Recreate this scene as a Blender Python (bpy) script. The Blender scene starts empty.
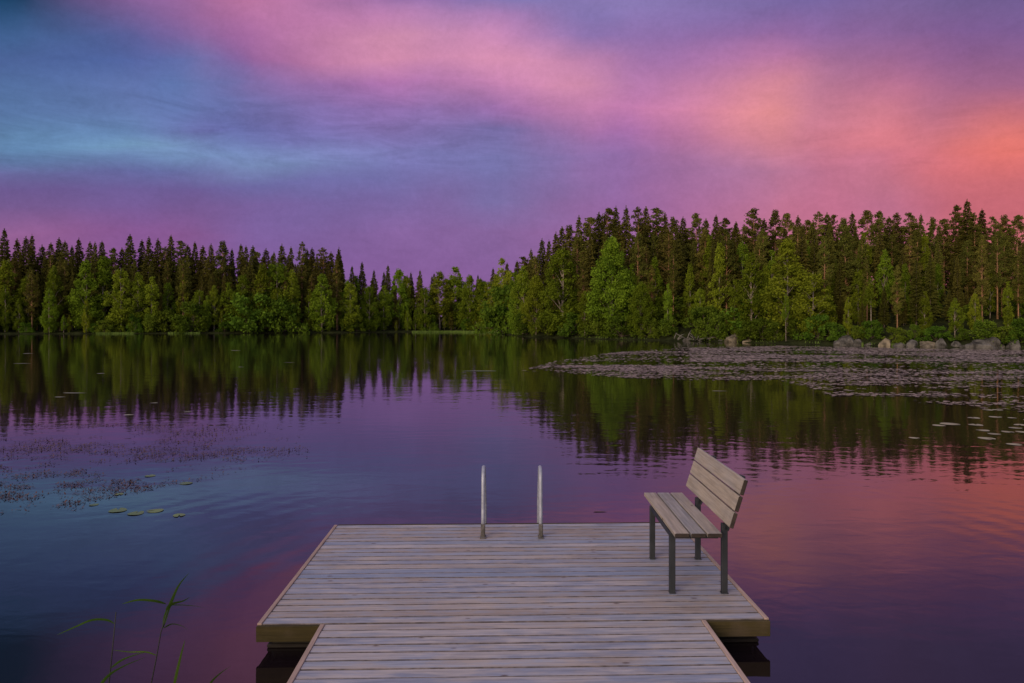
import bpy, bmesh, math, random
import numpy as np
from mathutils import Vector, Matrix, noise as mnoise

random.seed(7)
RNG = np.random.default_rng(7)
R = math.radians
scene = bpy.context.scene
col = scene.collection

F = 720.0            # focal length in pixels of the 1024 px wide picture
CAM_Z = 2.08         # camera above the water (water is z = 0)
YH = 322.0           # horizon row
DECK = 0.18


def lin(c):
    out = []
    for v in c:
        v = v / 255.0
        out.append(v / 12.92 if v <= 0.04045 else ((v + 0.055) / 1.055) ** 2.4)
    return out


# ------------------------------------------------------------------ helpers
def tag(o, label=None, cat=None, group=None, kind=None):
    if label: o['label'] = label
    if cat: o['category'] = cat
    if group: o['group'] = group
    if kind: o['kind'] = kind
    return o


def empty(name, loc=(0, 0, 0), rz=0):
    o = bpy.data.objects.new(name, None)
    o.empty_display_size = 0.2
    col.objects.link(o)
    o.location = loc
    o.rotation_euler = (0, 0, rz)
    return o


def link_mesh(name, me, mat, parent=None):
    o = bpy.data.objects.new(name, me)
    if mat is not None:
        me.materials.clear()
        me.materials.append(mat)
    col.objects.link(o)
    if parent is not None:
        o.parent = parent
    return o


def np_mesh(name, verts, faces, smooth=False, attrs=None):
    """verts (N,3), faces list of (M,k) arrays (constant k each)"""
    me = bpy.data.meshes.new(name)
    verts = np.asarray(verts, dtype=np.float32)
    me.vertices.add(len(verts))
    me.vertices.foreach_set('co', verts.ravel())
    loops = np.concatenate([np.asarray(f, dtype=np.int32).ravel() for f in faces])
    sizes = np.concatenate([np.full(len(f), np.asarray(f).shape[1], dtype=np.int32) for f in faces])
    starts = np.concatenate([[0], np.cumsum(sizes)[:-1]]).astype(np.int32)
    me.loops.add(len(loops))
    me.loops.foreach_set('vertex_index', loops)
    me.polygons.add(len(sizes))
    me.polygons.foreach_set('loop_start', starts)
    if smooth:
        me.polygons.foreach_set('use_smooth', np.ones(len(sizes), dtype=bool))
    me.update(calc_edges=True)
    me.validate()
    if attrs:
        for k, v in attrs.items():
            a = me.attributes.new(k, 'FLOAT', 'FACE')
            a.data.foreach_set('value', np.asarray(v, dtype=np.float32))
    return me


class MB:
    """collects boxes and tubes into one mesh"""
    def __init__(self):
        self.bm = bmesh.new()
        self.lay = self.bm.faces.layers.float.new('tone')

    def box(self, c, s, rot=None, tone=0.5, bevel=0.0):
        r = bmesh.ops.create_cube(self.bm, size=1.0)
        vs = r['verts']
        for v in vs:
            v.co = Vector((v.co.x * s[0], v.co.y * s[1], v.co.z * s[2]))
            if rot is not None:
                v.co = rot @ v.co
            v.co += Vector(c)
        fs = set(f for v in vs for f in v.link_faces)
        if bevel > 0:
            es = set(e for v in vs for e in v.link_edges)
            rb = bmesh.ops.bevel(self.bm, geom=list(es), offset=bevel, segments=1, affect='EDGES', profile=0.5)
            fs = set(f for f in fs if f.is_valid) | set(rb['faces'])
            for v in rb['verts']:
                fs |= set(v.link_faces)
        for f in fs:
            f[self.lay] = tone
        return self

    def tube(self, pts, rad, n=12, cap=True):
        pts = [Vector(p) for p in pts]
        rads = rad if isinstance(rad, (list, tuple)) else [rad] * len(pts)
        rings = []
        up = None
        for i, p in enumerate(pts):
            a = pts[max(i - 1, 0)]
            b = pts[min(i + 1, len(pts) - 1)]
            d = (b - a).normalized()
            if up is None:
                up = d.orthogonal().normalized()
            else:
                up = (up - d * up.dot(d)).normalized()
            w = d.cross(up)
            ring = [self.bm.verts.new(p + (up * math.cos(2 * math.pi * k / n) + w * math.sin(2 * math.pi * k / n)) * rads[i]) for k in range(n)]
            rings.append(ring)
        for a, b in zip(rings[:-1], rings[1:]):
            for k in range(n):
                f = self.bm.faces.new((a[k], a[(k + 1) % n], b[(k + 1) % n], b[k]))
                f.smooth = True
                f[self.lay] = 0.5
        if cap:
            self.bm.faces.new(list(reversed(rings[0])))
            self.bm.faces.new(rings[-1])
        return self

    def build(self, name, mat, parent=None):
        bmesh.ops.recalc_face_normals(self.bm, faces=self.bm.faces[:])
        me = bpy.data.meshes.new(name)
        self.bm.to_mesh(me)
        self.bm.free()
        return link_mesh(name, me, mat, parent)


# ---------------------------------------------------------------- materials
def new_mat(name):
    m = bpy.data.materials.new(name)
    m.use_nodes = True
    nt = m.node_tree
    nt.nodes.clear()
    out = nt.nodes.new('ShaderNodeOutputMaterial')
    return m, nt, out


def N(nt, kind, **kw):
    n = nt.nodes.new(kind)
    for k, v in kw.items():
        setattr(n, k, v)
    return n


def ramp(nt, stops, interp='LINEAR'):
    n = nt.nodes.new('ShaderNodeValToRGB')
    cr = n.color_ramp
    cr.interpolation = interp
    while len(cr.elements) < len(stops):
        cr.elements.new(0.5)
    for e, (p, c) in zip(cr.elements, stops):
        e.position = p
        e.color = (c[0], c[1], c[2], 1)
    return n


def math_node(nt, op, a, b=None, c=None, clamp=False):
    n = nt.nodes.new('ShaderNodeMath')
    n.operation = op
    n.use_clamp = clamp
    for i, v in enumerate((a, b, c)):
        if v is None:
            continue
        if isinstance(v, (int, float)):
            n.inputs[i].default_value = v
        else:
            nt.links.new(v, n.inputs[i])
    return n.outputs[0]


def maprange(nt, v, a, b, c=0.0, d=1.0, smooth=True):
    n = nt.nodes.new('ShaderNodeMapRange')
    n.interpolation_type = 'SMOOTHSTEP' if smooth else 'LINEAR'
    nt.links.new(v, n.inputs[0])
    for i, x in enumerate((a, b, c, d)):
        n.inputs[i + 1].default_value = x
    return n.outputs[0]


def mixc(nt, fac, a, b, mode='MIX'):
    n = nt.nodes.new('ShaderNodeMix')
    n.data_type = 'RGBA'
    n.blend_type = mode
    for sock, v in ((n.inputs[0], fac), (n.inputs[6], a), (n.inputs[7], b)):
        if isinstance(v, (int, float)):
            sock.default_value = v
        elif isinstance(v, (list, tuple)):
            sock.default_value = (v[0], v[1], v[2], 1)
        else:
            nt.links.new(v, sock)
    return n.outputs[2]


def noise_tex(nt, vec, scale, detail=4, rough=0.55, dist=0.0):
    n = nt.nodes.new('ShaderNodeTexNoise')
    n.inputs['Scale'].default_value = scale
    n.inputs['Detail'].default_value = detail
    n.inputs['Roughness'].default_value = rough
    n.inputs['Distortion'].default_value = dist
    if vec is not None:
        nt.links.new(vec, n.inputs['Vector'])
    return n


def mapping(nt, vec, scale=(1, 1, 1), rot=(0, 0, 0), loc=(0, 0, 0)):
    n = nt.nodes.new('ShaderNodeMapping')
    n.inputs['Scale'].default_value = scale
    n.inputs['Rotation'].default_value = rot
    n.inputs['Location'].default_value = loc
    nt.links.new(vec, n.inputs['Vector'])
    return n.outputs[0]


def foliage_mat(name, dark, light, trans, var_h=0.03, var_v=0.35, patch=0.6):
    m, nt, out = new_mat(name)
    L = nt.links.new
    tc = N(nt, 'ShaderNodeTexCoord')
    oi = N(nt, 'ShaderNodeObjectInfo')
    nz = noise_tex(nt, tc.outputs['Object'], patch, 3, 0.6)
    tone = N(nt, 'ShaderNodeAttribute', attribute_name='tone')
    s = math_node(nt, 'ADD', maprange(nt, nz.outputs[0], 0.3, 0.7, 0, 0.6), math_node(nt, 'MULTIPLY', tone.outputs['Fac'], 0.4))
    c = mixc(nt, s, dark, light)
    hsv = N(nt, 'ShaderNodeHueSaturation')
    L(c, hsv.inputs['Color'])
    L(maprange(nt, oi.outputs['Random'], 0, 1, 0.5 - var_h, 0.5 + var_h, False), hsv.inputs['Hue'])
    rnd2 = math_node(nt, 'FRACT', math_node(nt, 'MULTIPLY', oi.outputs['Random'], 17.31))
    L(maprange(nt, rnd2, 0, 1, 1 - var_v, 1 + var_v, False), hsv.inputs['Value'])
    d = N(nt, 'ShaderNodeBsdfDiffuse')
    L(hsv.outputs[0], d.inputs['Color'])
    t = N(nt, 'ShaderNodeBsdfTranslucent')
    L(hsv.outputs[0], t.inputs['Color'])
    mx = N(nt, 'ShaderNodeMixShader')
    mx.inputs[0].default_value = trans
    L(d.outputs[0], mx.inputs[1])
    L(t.outputs[0], mx.inputs[2])
    L(mx.outputs[0], out.inputs['Surface'])
    return m


def simple_mat(name, c1, c2, scale=6.0, rough=0.8, metal=0.0, bump=0.0, vec_scale=(1, 1, 1), detail=5, spec=0.5):
    m, nt, out = new_mat(name)
    L = nt.links.new
    tc = N(nt, 'ShaderNodeTexCoord')
    v = mapping(nt, tc.outputs['Object'], vec_scale)
    nz = noise_tex(nt, v, scale, detail, 0.6)
    f = maprange(nt, nz.outputs[0], 0.3, 0.7)
    p = N(nt, 'ShaderNodeBsdfPrincipled')
    L(mixc(nt, f, c1, c2), p.inputs['Base Color'])
    p.inputs['Roughness'].default_value = rough
    p.inputs['Metallic'].default_value = metal
    p.inputs['Specular IOR Level'].default_value = spec
    if bump:
        b = N(nt, 'ShaderNodeBump')
        b.inputs['Strength'].default_value = bump
        b.inputs['Distance'].default_value = 0.02
        L(nz.outputs[0], b.inputs['Height'])
        L(b.outputs[0], p.inputs['Normal'])
    L(p.outputs[0], out.inputs['Surface'])
    return m


def N_sep(nt, c):
    n = nt.nodes.new('ShaderNodeSeparateColor')
    nt.links.new(c, n.inputs[0])
    return n.outputs[0]


def wood_mat(name, cols, along='X', rough=0.75, dirt=0.4, knots=True, spec=0.35):
    """weathered boards: face attribute 'tone' (0..1) picks the board's own colour, grain runs along one axis"""
    m, nt, out = new_mat(name)
    L = nt.links.new
    tc = N(nt, 'ShaderNodeTexCoord')
    tone = N(nt, 'ShaderNodeAttribute', attribute_name='tone')
    comb = N(nt, 'ShaderNodeCombineXYZ')
    t37 = math_node(nt, 'MULTIPLY', tone.outputs['Fac'], 37.0)
    for i in range(3):
        L(t37, comb.inputs[i])
    add = N(nt, 'ShaderNodeVectorMath', operation='ADD')
    L(tc.outputs['Object'], add.inputs[0])
    L(comb.outputs[0], add.inputs[1])
    sc = {'X': (1.6, 40, 40), 'Y': (40, 1.6, 40), 'Z': (40, 40, 1.6)}[along]
    gv = mapping(nt, add.outputs[0], sc)
    g1 = noise_tex(nt, gv, 1.6, 6, 0.65, 0.6)
    sc2 = {'X': (2.2, 9, 9), 'Y': (9, 2.2, 9), 'Z': (9, 9, 2.2)}[along]
    bl = noise_tex(nt, mapping(nt, add.outputs[0], sc2), 1.3, 4, 0.6)
    base = ramp(nt, [(i / (len(cols) - 1), c) for i, c in enumerate(cols)])
    tt = math_node(nt, 'ADD', tone.outputs['Fac'], maprange(nt, bl.outputs[0], 0.3, 0.7, -0.10, 0.10))
    L(tt, base.inputs[0])
    gm = maprange(nt, g1.outputs[0], 0.3, 0.7, 0.70, 1.14)
    mul = N(nt, 'ShaderNodeVectorMath', operation='SCALE')
    L(base.outputs[0], mul.inputs[0])
    L(gm, mul.inputs['Scale'])
    c = mul.outputs[0]
    # dirt / damp stains
    st = noise_tex(nt, mapping(nt, tc.outputs['Object'], (1, 1.6, 1)), 1.7, 6, 0.65)
    c = mixc(nt, maprange(nt, st.outputs[0], 0.52, 0.75, 0, dirt), c, (0.11, 0.075, 0.055))
    if knots:
        vo = N(nt, 'ShaderNodeTexVoronoi')
        vo.inputs['Scale'].default_value = 1.0
        sk = {'X': (4.2, 10, 10), 'Y': (10, 4.2, 10), 'Z': (10, 10, 4.2)}[along]
        L(mapping(nt, add.outputs[0], sk), vo.inputs['Vector'])
        kn = math_node(nt, 'MULTIPLY', maprange(nt, vo.outputs['Distance'], 0.05, 0.13, 0.85, 0), maprange(nt, N_sep(nt, vo.outputs['Color']), 0.3, 0.35, 0, 1))
        c = mixc(nt, kn, c, (0.07, 0.04, 0.03))
    p = N(nt, 'ShaderNodeBsdfPrincipled')
    L(c, p.inputs['Base Color'])
    p.inputs['Roughness'].default_value = rough
    p.inputs['Specular IOR Level'].default_value = spec
    b = N(nt, 'ShaderNodeBump')
    b.inputs['Strength'].default_value = 0.35
    b.inputs['Distance'].default_value = 0.006
    L(g1.outputs[0], b.inputs['Height'])
    L(b.outputs[0], p.inputs['Normal'])
    L(p.outputs[0], out.inputs['Surface'])
    return m


M = {}
M['deck'] = wood_mat('weathered_deck', [(0.19, 0.215, 0.29), (0.265, 0.265, 0.31), (0.34, 0.275, 0.24), (0.21, 0.22, 0.285), (0.36, 0.31, 0.30), (0.23, 0.235, 0.285), (0.29, 0.225, 0.19), (0.25, 0.255, 0.31)], 'X', 0.6, 0.35, spec=0.45)
M['trim'] = wood_mat('edge_board_wood', [(0.30, 0.20, 0.16), (0.40, 0.28, 0.23)], 'Y', 0.75, 0.3, False)
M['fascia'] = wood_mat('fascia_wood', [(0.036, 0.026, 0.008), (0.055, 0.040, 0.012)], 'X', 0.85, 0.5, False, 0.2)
M['bench'] = wood_mat('bench_wood', [(0.23, 0.215, 0.22), (0.32, 0.255, 0.20), (0.24, 0.225, 0.24)], 'Y', 0.75, 0.3)
M['shaded_end_grain'] = simple_mat('end_grain_painted_shade', (0.018, 0.011, 0.008), (0.04, 0.026, 0.018), 20, 0.9)  # end grain, darkened further to paint in the shade on the slat ends
M['edge_dirt_shade'] = simple_mat('board_edge_grime_and_shade', (0.055, 0.042, 0.04), (0.17, 0.135, 0.13), 12, 0.9)  # edge dirt with the shade of the board gaps painted in
M['steel'] = simple_mat('dark_painted_steel', (0.010, 0.0115, 0.014), (0.021, 0.022, 0.025), 9, 0.55, 0.0, 0.05)
M['galv'] = simple_mat('brushed_aluminium', (0.25, 0.25, 0.29), (0.36, 0.36, 0.41), 14, 0.55, 0.35, 0.05)
M['bracket'] = simple_mat('weathered_bracket', (0.06, 0.052, 0.046), (0.14, 0.12, 0.11), 18, 0.75, 0.3, 0.1)
M['float'] = simple_mat('black_float_plastic', (0.008, 0.006, 0.005), (0.02, 0.015, 0.012), 4, 0.6, 0.0, 0.05, spec=0.2)
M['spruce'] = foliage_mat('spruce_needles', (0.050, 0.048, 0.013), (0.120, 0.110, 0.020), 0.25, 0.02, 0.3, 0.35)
M['pine'] = foliage_mat('pine_needles', (0.062, 0.060, 0.014), (0.145, 0.135, 0.024), 0.28, 0.025, 0.3, 0.4)
M['birch'] = foliage_mat('birch_leaves', (0.085, 0.122, 0.011), (0.200, 0.248, 0.018), 0.4, 0.022, 0.3, 0.35)
M['bush'] = foliage_mat('shore_bush_leaves', (0.055, 0.098, 0.011), (0.13, 0.185, 0.017), 0.4, 0.022, 0.3, 0.6)
M['reed'] = foliage_mat('reed_blades', (0.02, 0.042, 0.007), (0.085, 0.145, 0.02), 0.35, 0.01, 0.1, 3)
M['sedge'] = foliage_mat('sedge_blades', (0.11, 0.17, 0.03), (0.2, 0.26, 0.06), 0.35, 0.01, 0.1, 1)
M['reed_stem'] = simple_mat('reed_stem', (0.006, 0.006, 0.004), (0.014, 0.014, 0.007), 8, 0.7)
M['bark_pine'] = simple_mat('pine_bark', (0.16, 0.08, 0.04), (0.32, 0.16, 0.075), 2.5, 0.9, 0, 0.3, (1, 1, 0.4))
M['bark_spruce'] = simple_mat('spruce_bark', (0.05, 0.035, 0.025), (0.11, 0.075, 0.05), 3, 0.9, 0, 0.3, (1, 1, 0.4))
M['bark_birch'] = simple_mat('birch_bark', (0.09, 0.065, 0.045), (0.33, 0.26, 0.20), 3.5, 0.8, 0, 0.2, (1, 1, 2.0))
M['rock'] = simple_mat('granite', (0.022, 0.020, 0.017), (0.13, 0.115, 0.10), 1.6, 0.95, 0, 1.0, detail=10, spec=0.1)
M['rock_pale'] = simple_mat('pale_granite', (0.045, 0.037, 0.026), (0.22, 0.175, 0.12), 1.6, 0.95, 0, 1.0, detail=10, spec=0.1)
M['drift'] = simple_mat('bleached_wood', (0.07, 0.06, 0.05), (0.17, 0.15, 0.125), 3, 0.9, 0, 0.2)


def ground_mat():
    m, nt, out = new_mat('forest_floor')
    L = nt.links.new
    tc = N(nt, 'ShaderNodeTexCoord')
    n1 = noise_tex(nt, tc.outputs['Object'], 0.5, 8, 0.65)
    n2 = noise_tex(nt, tc.outputs['Object'], 4.0, 5, 0.6)
    c = mixc(nt, maprange(nt, n1.outputs[0], 0.35, 0.65), (0.014, 0.016, 0.007), (0.034, 0.040, 0.014))
    c = mixc(nt, maprange(nt, n2.outputs[0], 0.5, 0.75, 0, 0.5), c, (0.045, 0.034, 0.02))
    p = N(nt, 'ShaderNodeBsdfPrincipled')
    L(c, p.inputs['Base Color'])
    p.inputs['Roughness'].default_value = 1.0
    p.inputs['Specular IOR Level'].default_value = 0.0
    b = N(nt, 'ShaderNodeBump')
    b.inputs['Distance'].default_value = 0.3
    b.inputs['Strength'].default_value = 0.6
    L(n2.outputs[0], b.inputs['Height'])
    L(b.outputs[0], p.inputs['Normal'])
    L(p.outputs[0], out.inputs['Surface'])
    return m


def water_mat():
    m, nt, out = new_mat('lake_water')
    L = nt.links.new
    tc = N(nt, 'ShaderNodeTexCoord')
    v = tc.outputs['Object']
    # small wind ripples, a slow swell, and a calm/ruffled patchwork
    n1 = noise_tex(nt, mapping(nt, v, (1.0, 1.5, 1), (0, 0, R(12))), 2.6, 3, 0.5, 0.3)
    n2 = noise_tex(nt, mapping(nt, v, (0.6, 1.3, 1), (0, 0, R(-18))), 0.7, 3, 0.5, 0.5)
    patch = noise_tex(nt, mapping(nt, v, (0.5, 1.0, 1)), 0.09, 3, 0.5)
    pf = maprange(nt, patch.outputs[0], 0.4, 0.65, 0.35, 1.0)
    h = math_node(nt, 'ADD', math_node(nt, 'MULTIPLY', n1.outputs[0], 0.0042), math_node(nt, 'MULTIPLY', n2.outputs[0], 0.010))
    h = math_node(nt, 'MULTIPLY', h, pf)
    # faint rings spreading from the floating dock
    wv_ = N(nt, 'ShaderNodeTexWave', wave_type='RINGS', rings_direction='Z', wave_profile='SIN')
    wv_.inputs['Scale'].default_value = 0.9
    wv_.inputs['Distortion'].default_value = 5.0
    wv_.inputs['Detail'].default_value = 3.0
    wv_.inputs['Detail Scale'].default_value = 0.35
    L(mapping(nt, v, (1, 1, 1), (0, 0, 0), (-0.3, -5.5, 0)), wv_.inputs['Vector'])
    rm = noise_tex(nt, mapping(nt, v, (1, 1, 1), (0, 0, 0), (3, 0, 0)), 0.22, 2, 0.5)
    near = N(nt, 'ShaderNodeVectorMath', operation='LENGTH')
    L(v, near.inputs[0])
    amp = math_node(nt, 'MULTIPLY', maprange(nt, rm.outputs[0], 0.45, 0.65, 0.0, 0.0011), maprange(nt, near.outputs['Value'], 7, 17, 1, 0))
    h = math_node(nt, 'ADD', h, math_node(nt, 'MULTIPLY', wv_.outputs['Fac'], amp))
    b = N(nt, 'ShaderNodeBump')
    b.inputs['Strength'].default_value = 1.0
    b.inputs['Distance'].default_value = 1.0
    L(h, b.inputs['Height'])
    p = N(nt, 'ShaderNodeBsdfPrincipled')
    p.inputs['Base Color'].default_value = (0.008, 0.005, 0.006, 1)
    p.inputs['Roughness'].default_value = 0.03
    p.inputs['IOR'].default_value = 1.58
    L(b.outputs[0], p.inputs['Normal'])
    L(p.outputs[0], out.inputs['Surface'])
    return m


def pad_mat(name, dark, light, rough=0.35, spec=0.5):
    m, nt, out = new_mat(name)
    L = nt.links.new
    tc = N(nt, 'ShaderNodeTexCoord')
    oi = N(nt, 'ShaderNodeObjectInfo')
    tone = N(nt, 'ShaderNodeAttribute', attribute_name='tone')
    nz = noise_tex(nt, tc.outputs['Object'], 9, 3, 0.6)
    f = math_node(nt, 'ADD', math_node(nt, 'MULTIPLY', tone.outputs['Fac'], 0.7), math_node(nt, 'MULTIPLY', nz.outputs[0], 0.4))
    p = N(nt, 'ShaderNodeBsdfPrincipled')
    L(mixc(nt, f, dark, light), p.inputs['Base Color'])
    p.inputs['Roughness'].default_value = rough
    p.inputs['Specular IOR Level'].default_value = spec
    L(p.outputs[0], out.inputs['Surface'])
    return m


M['ground'] = ground_mat()
M['water'] = water_mat()
M['pads'] = pad_mat('lily_pad_leaf', (0.08, 0.055, 0.042), (0.33, 0.24, 0.20), 0.55, 0.25)
M['pad_green'] = pad_mat('fresh_lily_leaf', (0.06, 0.10, 0.03), (0.13, 0.17, 0.05), 0.45, 0.4)
M['pad_pale'] = pad_mat('pale_lily_leaf', (0.16, 0.15, 0.08), (0.28, 0.25, 0.15), 0.45, 0.4)
M['weed'] = pad_mat('pondweed', (0.03, 0.015, 0.013), (0.095, 0.045, 0.036), 0.6, 0.3)

# -------------------------------------------------------------------- world
SUN_EL, SUN_AZ = R(20), R(215)      # azimuth clockwise from +Y (the way the camera looks): behind the camera, to the left


def build_world():
    w = bpy.data.worlds.new('World')
    scene.world = w
    w.use_nodes = True
    nt = w.node_tree
    nt.nodes.clear()
    L = nt.links.new
    out = N(nt, 'ShaderNodeOutputWorld')
    bg = N(nt, 'ShaderNodeBackground')
    tc = N(nt, 'ShaderNodeTexCoord')
    d = tc.outputs['Generated']
    # cloud detail: warp the direction a little
    wz = noise_tex(nt, mapping(nt, d, (3.0, 3.0, 7.0)), 1.2, 4, 0.55)
    sub = N(nt, 'ShaderNodeVectorMath', operation='SUBTRACT')
    L(wz.outputs['Color'], sub.inputs[0])
    sub.inputs[1].default_value = (0.5, 0.5, 0.5)
    sc = N(nt, 'ShaderNodeVectorMath', operation='MULTIPLY')
    L(sub.outputs[0], sc.inputs[0])
    sc.inputs[1].default_value = (0.10, 0.0, 0.045)
    add = N(nt, 'ShaderNodeVectorMath', operation='ADD')
    L(d, add.inputs[0])
    L(sc.outputs[0], add.inputs[1])
    sp = N(nt, 'ShaderNodeSeparateXYZ')
    L(add.outputs[0], sp.inputs[0])
    x, y, z = sp.outputs
    hl = math_node(nt, 'SQRT', math_node(nt, 'ADD', math_node(nt, 'MULTIPLY', x, x), math_node(nt, 'MULTIPLY', y, y)))
    hl = math_node(nt, 'MAXIMUM', hl, 1e-4)
    az = math_node(nt, 'ARCTAN2', x, y)
    hy = math_node(nt, 'DIVIDE', y, hl)
    v = math_node(nt, 'DIVIDE', math_node(nt, 'DIVIDE', z, hl), math_node(nt, 'MAXIMUM', hy, 0.6))
    AZ = R(60)
    u = math_node(nt, 'MULTIPLY_ADD', az, 1 / (2 * AZ), 0.5, clamp=True)
    xs = list(SKY_COLS)
    rows = SKY_ROWS
    prev = None
    for py, cols in rows:
        stops = [(min(max(math.atan((px - 512) / F) / (2 * AZ) + 0.5, 0), 1), lin(c)) for px, c in zip(xs, cols)]
        stops = [(p, [0.9 * q + 0.1 * (0.3 * c[0] + 0.55 * c[1] + 0.15 * c[2]) for q in c]) for p, c in stops]
        r = ramp(nt, stops, 'CARDINAL')
        L(u, r.inputs[0])
        vv = (YH - py) / F
        if prev is None:
            cur = r.outputs[0]
        else:
            cur = mixc(nt, maprange(nt, v, pv, vv, 0, 1, False), cur, r.outputs[0])
        prev, pv = r, vv
    # thin streaky cloud texture
    st = noise_tex(nt, mapping(nt, d, (3.0, 3.0, 15.0), (0, R(7), 0)), 3.2, 9, 0.66, 0.9)
    cl = noise_tex(nt, mapping(nt, d, (3.0, 3.0, 5.0)), 2.0, 5, 0.55)
    lowf = math_node(nt, 'MULTIPLY', maprange(nt, v, 0.19, 0.23, 0.12, 0.85), maprange(nt, v, 0.27, 0.36, 1.0, 0.15))
    lowf = math_node(nt, 'MULTIPLY', lowf, maprange(nt, az, -0.15, 0.15, 1.0, 0.35))
    g1 = math_node(nt, 'MULTIPLY', math_node(nt, 'SUBTRACT', st.outputs[0], 0.5), lowf)
    g2 = math_node(nt, 'MULTIPLY', math_node(nt, 'SUBTRACT', cl.outputs[0], 0.5), 0.2)
    # fine ragged texture, slanting like the pink bands
    fz = noise_tex(nt, mapping(nt, d, (7.0, 7.0, 13.0), (0, R(-28), 0)), 2.0, 8, 0.72, 0.5)
    g3 = math_node(nt, 'MULTIPLY', math_node(nt, 'SUBTRACT', fz.outputs[0], 0.5), 0.38)
    gr = noise_tex(nt, d, 150.0, 2, 0.8)
    g4 = math_node(nt, 'MULTIPLY', math_node(nt, 'SUBTRACT', gr.outputs[0], 0.5), 0.16)
    gain = math_node(nt, 'ADD', math_node(nt, 'ADD', g1, math_node(nt, 'ADD', g3, g4)), math_node(nt, 'ADD', g2, 1.0))
    scn = N(nt, 'ShaderNodeVectorMath', operation='SCALE')
    L(cur, scn.inputs[0])
    L(gain, scn.inputs['Scale'])
    clouds = scn.outputs[0]
    # the clearer, brighter sky overhead and behind
    sky = N(nt, 'ShaderNodeTexSky', sky_type='NISHITA')
    sky.sun_disc = False
    sky.sun_elevation = SUN_EL
    sky.sun_rotation = SUN_AZ
    sk = N(nt, 'ShaderNodeVectorMath', operation='SCALE')
    L(sky.outputs[0], sk.inputs[0])
    sk.inputs['Scale'].default_value = SKY_STRENGTH
    lav = N(nt, 'ShaderNodeVectorMath', operation='ADD')
    L(sk.outputs[0], lav.inputs[0])
    lav.inputs[1].default_value = OPEN_SKY
    ov = maprange(nt, v, 0.56, 1.1, 0, 1)
    bk = maprange(nt, hy, 0.6, -0.2, 0, 1)
    op = math_node(nt, 'MAXIMUM', ov, math_node(nt, 'MULTIPLY', bk, 0.8))
    fin = mixc(nt, op, clouds, lav.outputs[0])
    L(fin, bg.inputs['Color'])
    bg.inputs['Strength'].default_value = 1.0
    L(bg.outputs[0], out.inputs['Surface'])


SKY_STRENGTH = 0.08
OPEN_SKY = (0.44, 0.40, 0.50)
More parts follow.
